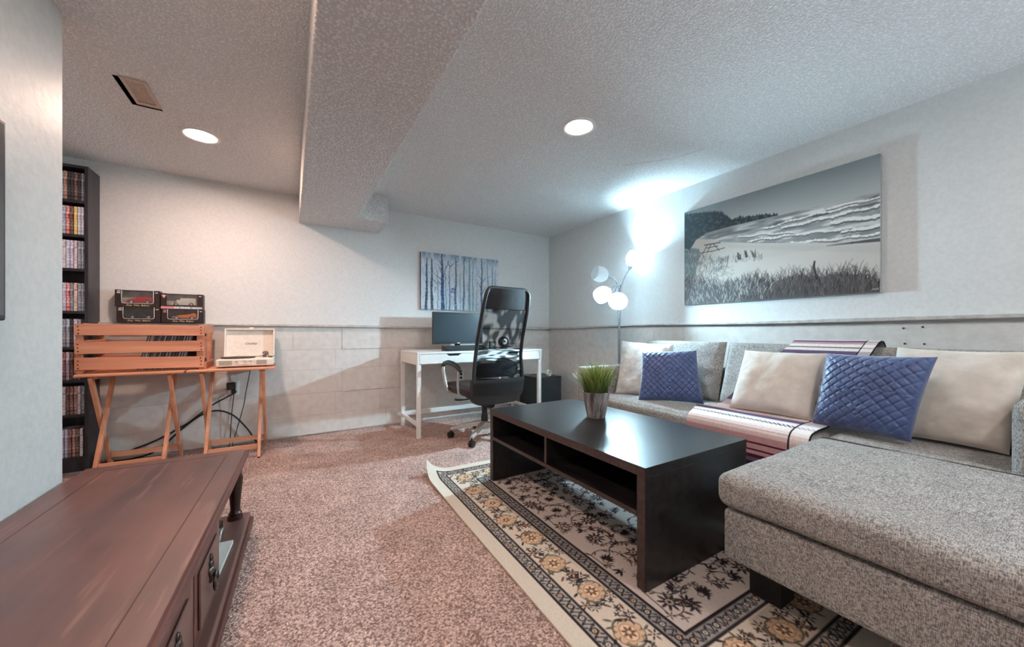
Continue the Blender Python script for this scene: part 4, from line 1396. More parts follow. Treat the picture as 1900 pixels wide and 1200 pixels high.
def make_monitor():
    # stands mid-depth on the desk
    x0, x1, y, z0, z1 = 1.193, 1.735, 3.46, 0.822, 1.142
    t = thing('monitor', 'black flat computer monitor, switched off, on the white desk', 'monitor', ((x0 + x1) / 2, y + 0.04, ZD))
    bl = M['black_plastic']
    b = B()
    b.box(x0, x0 + 0.013, y, y + 0.03, z0, z1).box(x1 - 0.013, x1, y, y + 0.03, z0, z1)
    b.box(x0 + 0.013, x1 - 0.013, y, y + 0.03, z1 - 0.014, z1).box(x0 + 0.013, x1 - 0.013, y, y + 0.03, z0, z0 + 0.021)
    b.build('bezel', bl, t, bevel=0.0015)
    B().box(x0 + 0.0135, x1 - 0.0135, y + 0.004, y + 0.028, z0 + 0.0215, z1 - 0.0145).build('screen', M['screen'], t)
    B().box(x0 + 0.06, x1 - 0.06, y + 0.0305, y + 0.05, z0 + 0.05, z1 - 0.04).build('rear_housing', bl, t, bevel=0.006)
    xm = (x0 + x1) / 2
    B().box(xm - 0.03, xm + 0.03, y + 0.031, y + 0.045, ZD + 0.012, z0 + 0.06).build('neck', bl, t, bevel=0.003)
    B().lathe([(0.105, 0), (0.105, 0.006), (0.09, 0.012)], 36, Matrix.Translation((xm, y + 0.04, ZD)) @ Matrix.Diagonal((1, 0.72, 1, 1))).build('stand_base', bl, t, smooth=True, sharp=40)
    text_mesh('logo', 'acer', 0.017, M['white_plastic'], t, Matrix.Translation((xm, y - 0.0004, z0 + 0.0105)) @ FACE_Y, 0.0, 0.0002, 0.0006)
make_monitor()

def make_keyboard():
    x0, x1, y0, y1 = 1.245, 1.69, 3.235, 3.365
    t = thing('keyboard', 'black keyboard lying in front of the monitor on the desk', 'keyboard', ((x0 + x1) / 2, (y0 + y1) / 2, ZD))
    B().prism([(y0, ZD), (y1, ZD), (y1, ZD + 0.046), (y0, ZD + 0.014)], 'x', x0, x1).build('case', M['black_plastic'], t, bevel=0.002)
    k = B()
    for row in range(6):
        yy = y0 + 0.010 + row * 0.0195
        zz = ZD + 0.0143 + (yy - y0) / (y1 - y0) * 0.032
        for c in range(22):
            xx = x0 + 0.008 + c * 0.0196
            if row == 0 and 4 <= c <= 9: continue
            k.box(xx, xx + 0.0165, yy, yy + 0.016, zz, zz + 0.0075)
        if row == 0:
            k.box(x0 + 0.008 + 4 * 0.0196, x0 + 0.008 + 9 * 0.0196 + 0.0165, yy, yy + 0.016, zz, zz + 0.0075)
    o = k.build('keys', pmat('keycaps', (26, 28, 30), (40, 42, 44), scale=60, rough=0.5), t)
    o['kind'] = 'stuff'
make_keyboard()

def desk_speaker():
    t = thing('desk_speaker', 'small round black desk speaker seen through the mesh of the office chair', 'speaker', (1.975, 3.44, ZD))
    cx, cy, cz = 1.975, 3.44, ZD + 0.075
    B().ball((cx, cy, cz), 0.060, 24, 14).build('housing', M['black_plastic'], t, smooth=True)
    B().lathe([(0.040, 0), (0.048, 0.014)], 24, Matrix.Translation((cx, cy, ZD))).build('foot', M['black_plastic'], t, smooth=True, sharp=40)
    B().lathe([(0.030, 0.052), (0.026, 0.0565), (0.010, 0.058), (0.0005, 0.058)], 20, aim((cx, cy, cz), (-0.3, -1, 0.1)), (False, False)).build('speaker_cone', M['alu'], t, smooth=True)
    t2 = thing('desk_clock', 'small dark box with a yellow-green star on the desk beside the monitor', 'clock', (1.83, 3.42, ZD))
    B().box(1.795, 1.865, 3.40, 3.44, ZD, ZD + 0.085).build('case', M['black_plastic'], t2, bevel=0.004)
    s = B()
    for k in range(4):
        a = PI * k / 4
        s.bar((1.83 - 0.014 * math.cos(a), 3.3985, ZD + 0.055 - 0.014 * math.sin(a)), (1.83 + 0.014 * math.cos(a), 3.3985, ZD + 0.055 + 0.014 * math.sin(a)), 0.003, 0.002, up=(0, 1, 0))
    s.build('star', pmat('yellow_green', (170, 178, 70), (190, 196, 90), scale=40, rough=0.5), t2)
desk_speaker()

# ------------------------------------------------------------------ subwoofer box and the white coil on it
def make_subwoofer():
    x0, x1, y0, y1 = 2.365, 2.70, 3.345, 3.72
    t = thing('subwoofer', 'black box subwoofer on the carpet right of the desk', 'speaker', ((x0 + x1) / 2, (y0 + y1) / 2, 0))
    B().box(x0, x1, y0, y1, 0.012, 0.430).build('cabinet', pmat('black_vinyl', (20, 22, 24), (30, 32, 34), scale=60, rough=0.4), t, bevel=0.003)
    B().box(x0 + 0.02, x1 - 0.02, y0 - 0.008, y0 - 0.0002, 0.03, 0.412).build('front_grille', M['black_cloth'], t, bevel=0.003)
    for (a, b) in ((x0 + 0.04, y0 + 0.04), (x1 - 0.04, y0 + 0.04), (x0 + 0.04, y1 - 0.04), (x1 - 0.04, y1 - 0.04)):
        B().lathe([(0.016, 0.0), (0.018, 0.012)], 14, Matrix.Translation((a, b, 0))).build('foot', M['black_plastic'], t)
    c = thing('cable_coil', 'small coil of white cable standing on the subwoofer', 'cable', (2.56, 3.40, 0.430))
    path = []
    for k in range(90):
        a = 2 * PI * k / 22.5
        R = 0.034 + 0.002 * math.sin(k * 1.7)
        path.append((2.56 + R * math.cos(a), 3.385 + 0.0075 * k / 22.5, 0.4685 + R * math.sin(a)))
    B().tube(path, 0.0035, 8).build('loop', M['white_plastic'], c, smooth=True)
    B().tube([(2.56 + 0.016 * math.cos(a), 3.40, 0.472 + 0.016 * math.sin(a)) for a in np.linspace(0, 5.5, 18)], 0.004, 8).build('plug', M['white_plastic'], c, smooth=True)
make_subwoofer()

# ------------------------------------------------------------------ office chair
def mesh_fabric():
    """open weave whose two layers beat into blotches: long ones above, thin slanting ones below"""
    m = bpy.data.materials.new('see_through_mesh')
    m.use_nodes = True
    nt = m.node_tree
    N, L = nt.nodes, nt.links
    N.clear()
    tc = N.new('ShaderNodeTexCoord')
    fac = []
    for sc, rot, scale in (((1.6, 1.0, 0.8), (0, 0.25, 0), 13.0), ((0.55, 1.0, 3.4), (0, -0.30, 0), 19.0)):
        mp = N.new('ShaderNodeMapping'); mp.inputs['Rotation'].default_value = rot; mp.inputs['Scale'].default_value = sc
        nz = N.new('ShaderNodeTexNoise'); nz.inputs['Scale'].default_value = scale; nz.inputs['Detail'].default_value = 0.0
        L.new(tc.outputs['Object'], mp.inputs[0]); L.new(mp.outputs[0], nz.inputs['Vector'])
        fac.append(nz.outputs['Fac'])
    sp = N.new('ShaderNodeSeparateXYZ'); L.new(tc.outputs['Object'], sp.inputs[0])
    zr = N.new('ShaderNodeMapRange'); zr.inputs['From Min'].default_value = 0.86; zr.inputs['From Max'].default_value = 0.80
    L.new(sp.outputs['Z'], zr.inputs['Value'])
    mx = N.new('ShaderNodeMix'); L.new(zr.outputs[0], mx.inputs[0]); L.new(fac[0], mx.inputs[2]); L.new(fac[1], mx.inputs[3])
    rp = N.new('ShaderNodeMapRange')
    rp.inputs['From Min'].default_value = 0.42; rp.inputs['From Max'].default_value = 0.60
    rp.inputs['To Min'].default_value = 0.93; rp.inputs['To Max'].default_value = 0.25
    L.new(mx.outputs[0], rp.inputs['Value'])
    t = N.new('ShaderNodeBsdfTransparent')
    d = N.new('ShaderNodeBsdfDiffuse'); d.inputs[0].default_value = (0.012, 0.013, 0.016, 1)
    x = N.new('ShaderNodeMixShader')
    L.new(rp.outputs[0], x.inputs[0]); L.new(t.outputs[0], x.inputs[1]); L.new(d.outputs[0], x.inputs[2])
    o = N.new('ShaderNodeOutputMaterial')
    L.new(x.outputs[0], o.inputs[0])
    return m

def make_chair():
    t = local_thing('office_chair', 'black high-backed mesh office chair at the white desk, seen from behind', 'chair', (1.487, 2.93, 0), (0, 0, math.radians(5)))
    zk = [0.34, 0.42, 0.52, 0.62, 0.74, 0.88, 1.02, 1.14, 1.24, 1.295]
    yk = [-0.215, -0.245, -0.262, -0.262, -0.262, -0.290, -0.335, -0.372, -0.398, -0.405]
    wk = [0.222, 0.242, 0.248, 0.245, 0.232, 0.228, 0.228, 0.224, 0.214, 0.204]
    yc = lambda z: float(np.interp(z, zk, yk))
    hw = lambda z: float(np.interp(z, zk, wk))
    def surf(z0, z1, inset, dy, n=18, m=20, rnd_top=0.0, rnd_bot=0.0, bow=0.035):
        def fn(u, v):
            a = 2 * u - 1
            z = z0 + (z1 - z0) * v
            w = hw(z) - inset
            k = 1.0
            if rnd_top and z > z1 - rnd_top:
                q = (z - (z1 - rnd_top)) / rnd_top
                k = 1 - (rnd_top / w) * (1 - math.sqrt(max(0, 1 - q * q)))
            if rnd_bot and z < z0 + rnd_bot:
                q = (z0 + rnd_bot - z) / rnd_bot
                k = min(k, 1 - (rnd_bot / w) * (1 - math.sqrt(max(0, 1 - q * q))))
            return (a * w * k, yc(z) + dy + bow * (a * k) ** 2, z)
        return fn, n, m
    def slab(name, mat, z0, z1, inset, dback, dfront, rt, rb, n=18, m=20):
        f1, _, _ = surf(z0, z1, inset, dback, n, m, rt, rb)
        f2, _, _ = surf(z0, z1, inset, dfront, n, m, rt, rb)
        b = B()
        b.grid(f1, n, m)
        b.grid(f2, n, m, True)
        q = (n + 1) * (m + 1)
        rim = [i for i in range(n + 1)] + [j * (n + 1) + n for j in range(1, m + 1)] + [m * (n + 1) + i for i in range(n - 1, -1, -1)] + [j * (n + 1) for j in range(m - 1, 0, -1)]
        for k in range(len(rim)):
            a, c = rim[k], rim[(k + 1) % len(rim)]
            b.F.append((a, a + q, c + q, c))
        return b.build(name, mat, t, smooth=True, sharp=50)
    slab('headrest', M['black_cloth'], 1.125, 1.285, 0.020, -0.006, 0.038, 0.045, 0.0)
    fm, _, _ = surf(0.545, 1.124, 0.016, 0.0)
    B().grid(fm, 18, 26).build('mesh_panel', mesh_fabric(), t, smooth=True)
    slab('lumbar_pad', M['black_cloth'], 0.565, 0.685, 0.035, 0.012, 0.040, 0.035, 0.045)
    slab('back_shell', M['black_leather'], 0.335, 0.548, -0.012, -0.022, 0.030, 0.0, 0.07)
    # padded frame round the back
    path = []
    for z in np.linspace(0.47, 1.225, 22):
        path.append((-hw(z) + 0.002, yc(z) + 0.030, z))
    for a in np.linspace(PI, PI / 2, 7)[1:]:
        w = hw(1.26) - 0.055
        path.append((-w + 0.055 * math.cos(a), yc(1.26) + 0.028, 1.237 + 0.055 * math.sin(a)))
    right = [(-x, y, z) for (x, y, z) in reversed(path)]
    B().tube(path + right, 0.016, 12).build('back_frame', M['black_leather'], t, smooth=True)
    # seat
    sb = puffbox(-0.255, 0.255, -0.20, 0.29, 0.398, 0.486, 0.035, 0.010, 14, 0.002)
    sb.build('seat', M['brown_leather'], t, smooth=True)
    B().box(-0.12, 0.12, -0.13, 0.14, 0.345, 0.392).build('mechanism', M['black_plastic'], t, bevel=0.01)
    B().bar((0, -0.18, 0.40), (0, -0.10, 0.37), 0.09, 0.03).build('back_bracket', M['black_plastic'], t, bevel=0.004)
    B().tube([(-0.12, -0.02, 0.365), (-0.22, -0.02, 0.362), (-0.275, -0.015, 0.366), (-0.30, -0.01, 0.372)], [0.006, 0.006, 0.009, 0.009], 8).build('lever', M['black_plastic'], t, smooth=True)
    B().lathe([(0.028, -0.035), (0.036, 0.0), (0.030, 0.03)], 16, aim((-0.05, -0.17, 0.325), (0, -1, 0.2))).build('tilt_knob', M['black_plastic'], t, smooth=True, sharp=50)
    for s in (-1, 1):
        x = s * 0.292
        ar, a2 = B(), B()
        ar.tube([(s * 0.24, 0.16, 0.412), (x - s * 0.01, 0.17, 0.420), (x, 0.195, 0.50), (x + s * 0.004, 0.225, 0.60), (x + s * 0.002, 0.220, 0.635)], [0.014, 0.014, 0.016, 0.016, 0.014], 10)
        a2.tube([(s * 0.24, -0.03, 0.412), (x - s * 0.01, -0.04, 0.420), (x, -0.045, 0.50), (x + s * 0.002, -0.065, 0.60), (x, -0.07, 0.63)], 0.010, 10)
        pad = [(x, 0.235, 0.612), (x, 0.230, 0.640), (x, 0.20, 0.664), (x, 0.13, 0.676), (x, 0.04, 0.668), (x, -0.04, 0.648), (x, -0.09, 0.622), (x, -0.10, 0.612)]
        V = B()
        V.tube([(px, py, pz) for px, py, pz in pad], [0.016, 0.020, 0.021, 0.022, 0.022, 0.021, 0.018, 0.012], 10)
        o = V.build('armrest', M['black_plastic'], t, smooth=True)
        ar.build('front_post', M['alu'], o, smooth=True)
        a2.build('rear_post', M['alu'], o, smooth=True)
    B().lathe([(0.030, 0.10), (0.030, 0.20), (0.024, 0.21), (0.024, 0.345)], 20).build('column', M['black_plastic'], t, smooth=True, sharp=40)
    base = B().lathe([(0.045, 0.085), (0.052, 0.10), (0.048, 0.135), (0.034, 0.15)], 24).build('star_base', M['alu'], t, smooth=True, sharp=50)
    for k in range(5):
        a = math.radians(146 + 72 * k)
        ca, sa = math.cos(a), math.sin(a)
        pts = [(0.03, 0.128, 0.028, 0.020), (0.12, 0.120, 0.026, 0.018), (0.24, 0.095, 0.020, 0.014), (0.305, 0.078, 0.016, 0.011)]
        b = B()
        V = []
        for (r_, z, hw_, hh) in pts:
            for (p, q) in ((-1, -1), (1, -1), (0.75, 1), (-0.75, 1)):
                V.append((ca * r_ - sa * p * hw_, sa * r_ + ca * p * hw_, z + q * hh))
        F = [(3, 2, 1, 0), (12, 13, 14, 15)]
        for i in range(3):
            for kk in range(4):
                F.append((i * 4 + kk, i * 4 + (kk + 1) % 4, i * 4 + 4 + (kk + 1) % 4, i * 4 + 4 + kk))
        b.add(V, F).build('spoke', M['alu'], base, bevel=0.004)
        cx, cy = ca * 0.30, sa * 0.30
        sw = a + 0.9 + 0.4 * k
        ax = Vector((math.cos(sw), math.sin(sw), 0))
        cs = B()
        for s in (-1, 1):
            cs.lathe([(0.018, -0.009), (0.0255, -0.007), (0.027, 0), (0.0255, 0.007), (0.018, 0.009)], 20, aim(Vector((cx, cy, 0.027)) + ax * 0.014 * s, ax))
        cs.lathe([(0.008, 0.03), (0.008, 0.075)], 10, Matrix.Translation((cx, cy, 0)))
        cs.lathe([(0.012, -0.006), (0.012, 0.006)], 12, aim(Vector((cx, cy, 0.04)), ax))
        cs.build('caster', M['black_plastic'], t, smooth=True, sharp=40)
make_chair()

# ------------------------------------------------------------------ floor lamp
def make_lamp():
    px, py = 2.70, 2.47
    t = thing('floor_lamp', 'grey floor lamp with bent arms and white glass shades in the corner behind the sofa', 'lamp', (px, py, 0))
    B().lathe([(0.125, 0.0), (0.128, 0.008), (0.11, 0.02), (0.03, 0.034), (0.016, 0.05)], 36, Matrix.Translation((px, py, 0))).build('base', M['lamp_metal'], t, smooth=True, sharp=50)
    B().lathe([(0.0125, 0.03), (0.0125, 1.26)], 16, Matrix.Translation((px, py, 0))).build('pole', M['lamp_metal'], t, smooth=True, sharp=50)
    B().lathe([(0.0125, 1.25), (0.02, 1.262), (0.022, 1.31), (0.016, 1.335)], 20, Matrix.Translation((px, py, 0))).build('hub', M['lamp_metal'], t, smooth=True, sharp=50)
    # camera-facing directions of this corner: along the wall and into the room
    R = Vector((0.855, -0.518, 0)); N = Vector((-0.518, -0.855, 0)); Z = Vector((0, 0, 1))
    O = Vector((px, py, 0))
    def P(r, z, n=0.0): return O + R * r + N * n + Z * z
    shade_m, nt, bs = nodes_of('opal_glass')
    tr = nt.nodes.new('ShaderNodeBsdfTranslucent'); tr.inputs[0].default_value = (0.9, 0.92, 0.93, 1)
    df = nt.nodes.new('ShaderNodeBsdfDiffuse'); df.inputs[0].default_value = (0.80, 0.82, 0.82, 1)
    mx = nt.nodes.new('ShaderNodeMixShader'); mx.inputs[0].default_value = 0.45
    nt.links.new(tr.outputs[0], mx.inputs[1]); nt.links.new(df.outputs[0], mx.inputs[2])
    mx.inputs[0].default_value = 0.28
    nt.links.new(mx.outputs[0], nt.nodes['Material Output'].inputs[0])
    off = pmat('unlit_bulb', (150, 150, 150), (170, 170, 170), scale=20, rough=0.3)
    heads = [  # arm points, socket position, direction, lit
        ([P(0, 1.32), P(-0.012, 1.385), P(-0.035, 1.44), P(-0.068, 1.468), P(-0.088, 1.470)], P(-0.098, 1.470), R * -1.0 + Z * 0.22 + N * 0.35, False),
        ([P(0.005, 1.32), P(0.02, 1.38), P(0.055, 1.47), P(0.075, 1.525, 0.05)], P(0.080, 1.540, 0.06), R * 0.42 + Z * 1.0 + N * 0.25, 0.6),
        ([P(0, 1.32), P(-0.02, 1.372, 0.05), P(-0.065, 1.372, 0.09), P(-0.098, 1.35, 0.10)], P(-0.108, 1.338, 0.10), R * -0.75 + Z * -0.45 + N * 0.25, 2.2),
        ([P(0.0, 1.32), P(-0.005, 1.385, 0.06), P(-0.05, 1.375, 0.12), P(-0.10, 1.29, 0.16), P(-0.12, 1.245, 0.165)], P(-0.122, 1.232, 0.165), R * 0.30 + Z * -0.15 + N * 0.9, 1.9),
    ]
    for arm, sock, dr, lit in heads:
        dr = dr.normalized()
        pts = []
        A = [Vector(a) for a in arm] + [sock]
        for i in range(len(A) - 1):
            p0, p1, p2, p3 = A[max(i - 1, 0)], A[i], A[i + 1], A[min(i + 2, len(A) - 1)]
            for k in range(5):
                q = k / 5
                pts.append(0.5 * ((2 * p1) + (p2 - p0) * q + (2 * p0 - 5 * p1 + 4 * p2 - p3) * q * q + (3 * p1 - p0 - 3 * p2 + p3) * q ** 3))
        pts.append(sock)
        B().tube(pts, 0.0055, 10).build('arm', M['lamp_metal'], t, smooth=True)
        Mx = aim(sock, dr)
        B().lathe([(0.009, -0.012), (0.012, 0.0), (0.024, 0.022), (0.026, 0.03)], 20, Mx).build('socket', M['lamp_metal'], t, smooth=True, sharp=60)
        prof = [(0.022, 0.024), (0.046, 0.036), (0.066, 0.062), (0.075, 0.096), (0.072, 0.130), (0.063, 0.158)]
        sh = B().lathe(prof, 32, Mx, (False, False)).build('shade', shade_m, t, smooth=True)
        c = Mx @ Vector((0, 0, 0.088))
        B().ball(tuple(c), 0.027, 16, 10).build('bulb', emission('bulb_glow', COOL, BULB_POWER * lit) if lit else off, sh, smooth=True)
make_lamp()

# ------------------------------------------------------------------ folding tray tables
def tray_table(x0, x1, y0, y1, zt, lx0, lx1, label):
    t = thing('tray_table', label, 'table', ((x0 + x1) / 2, (y0 + y1) / 2, 0), 0, 'folding wooden tray tables')
    B().box(x0, x1, y0, y1, zt - 0.018, zt).build('tabletop', M['oak_x'], t, bevel=0.006, seg=3)
    for a in (lx0 - 0.015, lx1 - 0.015):
        B().box(a, a + 0.03, y0 + 0.05, y1 - 0.05, zt - 0.036, zt - 0.0184).build('batten', M['oak'], t, bevel=0.002)
    ft = zt - 0.02
    for (lx, d) in ((lx0, 1), (lx1, -1)):
        B().bar((lx - d * 0.013, y0 + 0.045, ft), (lx - d * 0.013, y1 - 0.01, 0.004), 0.021, 0.034, up=(0, 1, 0)).build('leg', M['oak'], t, bevel=0.003)
        B().bar((lx + d * 0.013, y1 - 0.045, ft), (lx + d * 0.013, y0 - 0.005, 0.004), 0.021, 0.034, up=(0, 1, 0)).build('leg', M['oak'], t, bevel=0.003)
    f = 0.115
    yb = y1 - 0.01 + (y0 + 0.045 - y1 + 0.01) * f
    B().bar((lx0 - 0.001, yb, 0.004 + ft * f), (lx1 + 0.001, yb, 0.004 + ft * f), 0.016, 0.036, up=(0, 0, 1)).build('stretcher', M['oak_x'], t, bevel=0.002)
    yb = y0 - 0.005 + (y1 - 0.04 - y0) * f
    B().bar((lx0 + 0.025, yb, 0.004 + ft * f), (lx1 - 0.025, yb, 0.004 + ft * f), 0.016, 0.036, up=(0, 0, 1)).build('stretcher', M['oak_x'], t, bevel=0.002)
    return t
TT = 0.675
tray_table(-1.15, -0.632, 3.335, 3.705, TT, -1.075, -0.725, 'light wood folding tray table under the left part of the record crate, beside the bookcase')
tray_table(-0.620, -0.101, 3.335, 3.705, TT, -0.530, -0.190, 'light wood folding tray table carrying the cream record player')

# ------------------------------------------------------------------ record crate
def make_crate():
    x0, x1, y0, y1, z0 = -1.160, -0.530, 3.385, 3.730, TT + 0.0005
    t = thing('wooden_crate', 'rough pine slatted crate full of records across the two tray tables', 'crate', ((x0 + x1) / 2, (y0 + y1) / 2, z0))
    th = 0.010
    C, Ce = M['crate'], M['crate_y']
    bands = [(z0 + 0.020, z0 + 0.098), (z0 + 0.128, z0 + 0.203), (z0 + 0.243, z0 + 0.315)]
    for i, (a, b) in enumerate(bands):
        for (ya, yb) in ((y0, y0 + th), (y1 - th, y1)):
            dz = (0.006, -0.002, 0.003)[i]
            s = B(); s.add([(x0, ya, a + dz), (x1, ya, a - dz), (x1, yb, a - dz), (x0, yb, a + dz), (x0, ya, b + dz), (x1, ya, b - dz), (x1, yb, b - dz), (x0, yb, b + dz)],
                           [(0, 3, 2, 1), (4, 5, 6, 7), (0, 1, 5, 4), (1, 2, 6, 5), (2, 3, 7, 6), (3, 0, 4, 7)])
            s.build('slat', C, t, bevel=0.0015)
    for (xa, xb) in ((x0 + 0.001, x0 + 0.031), (x1 - 0.031, x1 - 0.001)):
        for (ya, yb) in ((y0 + th + 0.0005, y0 + th + 0.022), (y1 - th - 0.022, y1 - th - 0.0005)):
            B().box(xa, xb, ya, yb, z0, z0 + 0.318).build('corner_post', Ce, t, bevel=0.0015)
    # left end boards
    for (a, b) in ((0.245, 0.322), (0.125, 0.215), (0.012, 0.095)):
        B().box(x0 + 0.0312, x0 + 0.040, y0 + th + 0.001, y1 - th - 0.001, z0 + a, z0 + b).build('end_board', Ce, t, bevel=0.0015)
    # right end: rails outside a recessed board
    B().box(x1 - 0.040, x1 - 0.0312, y0 + th + 0.001, y1 - th - 0.001, z0 + 0.012, z0 + 0.312).build('end_board', Ce, t)
    for (a, b) in ((0.258, 0.318), (0.002, 0.05)):
        B().box(x1 - 0.0008, x1 + 0.010, y0 + 0.004, y1 - 0.004, z0 + a, z0 + b).build('end_rail', Ce, t, bevel=0.002)
    for k in range(4):
        ya = y0 + th + 0.026 + k * 0.071
        B().box(x0 + 0.042, x1 - 0.042, ya, ya + 0.062, z0 + 0.001, z0 + 0.010).build('bottom_board', C, t)
    nl = B().lathe([(0.0042, 0.0), (0.0040, 0.0012), (0.0015, 0.0016)], 8, aim((0, 0, 0), (0, -1, 0)))
    me = mesh_data('nail', nl.V, nl.F)
    me.materials.append(M['nail'])
    lx, ly, lz = LOC[t.name]
    for i, (a, b) in enumerate(bands):
        for xx in (x0 + 0.016, x1 - 0.016):
            for f in (0.2, 0.5, 0.8):
                o = link('nail', me, None, t)
                o.location = (xx + rnd.uniform(-0.003, 0.003) - lx, y0 - 0.0003 - ly, a + (b - a) * f - lz)
    for zz in (0.06, 0.235):
        B().box(x1 + 0.0001, x1 + 0.007, y0 + 0.034, y0 + 0.050, z0 + zz, z0 + zz + 0.018).build('clip', M['black_plastic'], t, bevel=0.001)
    # records leaning towards the right end
    cols = [(24, 24, 26), (40, 40, 44), (96, 98, 104), (150, 152, 154), (62, 58, 60), (30, 30, 34), (188, 186, 182), (74, 60, 52), (46, 52, 64), (120, 118, 116), (20, 20, 22), (84, 88, 96)]
    sm_ = [pmat('record_spine', c, tuple(min(255, v + 26) for v in c), scale=40, rough=0.6) for c in cols]
    sl = B(); hh, thk = 0.298, 0.0042
    sl.box(-thk / 2, thk / 2, -0.150, 0.150, 0, hh)
    me = mesh_data('record_sleeve', sl.V, sl.F)
    me.materials.append(sm_[0])
    n = 54
    zb = z0 + 0.0112
    for k in range(n):
        f = k / (n - 1)
        xb = -0.882 + f * (0.233)
        o = link('record_sleeve', me)
        o.location = (xb, (y0 + y1) / 2 + rnd.uniform(-0.006, 0.004), zb)
        o.rotation_euler = (0, math.radians(13.5), 0)
        o.material_slots[0].link = 'OBJECT'
        o.material_slots[0].material = rnd.choice(sm_)
        o.data = me
        tag(o, 'thin record sleeve leaning in the right half of the slatted wooden crate', 'record', 'record sleeves in the crate')
make_crate()

# ------------------------------------------------------------------ record player
def make_player():
    x0, x1, y0, y1, z0 = -0.470, -0.112, 3.405, 3.660, TT + 0.0005
    t = thing('record_player', 'cream suitcase record player with its lid open on the right tray table', 'record player', ((x0 + x1) / 2, (y0 + y1) / 2, z0))
    cream = pmat('cream_vinyl', (226, 216, 204), (234, 225, 214), scale=40, rough=0.5, bump=0.15, bscale=300, bdist=0.0006)
    zb, zc = z0 + 0.008, z0 + 0.063
    B().box(x0, x1, y0, y1, zb, zc).build('body', cream, t, bevel=0.010, seg=3)
    for (a, b) in ((x0 + 0.05, y0 + 0.03), (x1 - 0.05, y0 + 0.03), (x0 + 0.05, y1 - 0.03), (x1 - 0.05, y1 - 0.03)):
        B().lathe([(0.012, z0), (0.012, zb + 0.001)], 12, Matrix.Translation((a, b, 0))).build('foot', M['black_plastic'], t)
    B().box(x0 + 0.012, x1 - 0.012, y0 + 0.012, y1 - 0.012, zc, zc + 0.002).build('deck', cream, t)
    gm = pmat('grille_cloth', (160, 150, 138), (186, 176, 164), scale=420, rough=0.8, lo=0.45, hi=0.55)
    for (a, b) in ((x0 + 0.022, x0 + 0.098), (x1 - 0.110, x1 - 0.044)):
        B().box(a, b, y0 - 0.0016, y0 - 0.0001, zb + 0.012, zc - 0.010).build('speaker_grille', gm, t)
    for a in (-0.345, -0.29, -0.255):
        B().lathe([(0.006, 0), (0.006, 0.006), (0.004, 0.008)], 12, aim((a, y0 - 0.0001, zc - 0.016), (0, -1, 0))).build('knob', M['alu'], t, smooth=True, sharp=50)
    B().box(-0.335, -0.245, y0 - 0.005, y0 - 0.0001, zb + 0.012, zb + 0.026).build('handle', cream, t, bevel=0.003)
    B().lathe([(0.108, zc + 0.0022), (0.110, zc + 0.006), (0.108, zc + 0.010), (0.02, zc + 0.0108), (0.0005, zc + 0.011)], 44, Matrix.Translation((-0.345, 3.525, 0)), (True, False)).build(
        'platter', pmat('black_slipmat', (30, 26, 26), (44, 38, 37), scale=120, rough=0.6), t, smooth=True, sharp=50)
    B().lathe([(0.0035, zc + 0.011), (0.0035, zc + 0.024), (0.001, zc + 0.026)], 10, Matrix.Translation((-0.345, 3.525, 0))).build('spindle', M['alu'], t)
    arm = B().lathe([(0.022, zc + 0.002), (0.022, zc + 0.02), (0.016, zc + 0.032)], 20, Matrix.Translation((-0.172, 3.585, 0)))
    arm.ball((-0.172, 3.575, zc + 0.034), 0.022, 14, 8, (1, 1, 0.8))
    arm.build('tonearm_base', pmat('brown_chrome', (92, 62, 50), (160, 130, 116), scale=60, rough=0.3, metal=0.5), t, smooth=True, sharp=60)
    B().tube([(-0.172, 3.60, zc + 0.030), (-0.180, 3.55, zc + 0.030), (-0.188, 3.47, zc + 0.024), (-0.205, 3.44, zc + 0.018)], 0.004, 8).build('tonearm', M['alu'], t, smooth=True)
    B().box(-0.148, -0.122, 3.50, 3.53, zc + 0.002, zc + 0.008).build('switch', M['black_plastic'], t)
    # open lid, tipped back
    ang = math.radians(12)
    Lx = Matrix.Translation((0, y1 - 0.004, zc + 0.006)) @ Matrix.Rotation(-ang, 4, 'X')
    def lidbox(a, b, c, d, e, f):
        bb = B().box(a, b, c, d, e, f)
        bb.V = [tuple(Lx @ Vector(v_)) for v_ in bb.V]
        return bb
    lh = 0.232
    xl0, xl1 = x0 + 0.018, x1 - 0.002
    lid = lidbox(xl0, xl1, 0.036, 0.046, 0.0, lh).build('lid', cream, t, bevel=0.003)
    fr = B()
    for bb in (lidbox(xl0, xl0 + 0.011, 0.0, 0.0358, 0.0, lh), lidbox(xl1 - 0.011, xl1, 0.0, 0.0358, 0.0, lh), lidbox(xl0 + 0.0112, xl1 - 0.0112, 0.0, 0.0358, lh - 0.011, lh),
               lidbox(xl0 + 0.0112, xl1 - 0.0112, 0.0, 0.0358, 0.0, 0.008)):
        fr.add(bb.V, bb.F)
    fr.build('lid_rim', cream, lid, bevel=0.003)
    lb = lidbox(-0.29, -0.262, 0.004, 0.018, lh + 0.0002, lh + 0.012)
    lb.build('latch', M['white_plastic'], lid, bevel=0.002)
    text_mesh('lettering', 'Crosley', 0.026, pmat('grey_lettering', (110, 104, 100), (120, 114, 110), scale=30, rough=0.5), lid,
              Lx @ Matrix.Translation(((xl0 + xl1) / 2 + 0.004, 0.0353, 0.112)) @ FACE_Y, 0.35, 0.0005, 0.0003)
make_player()

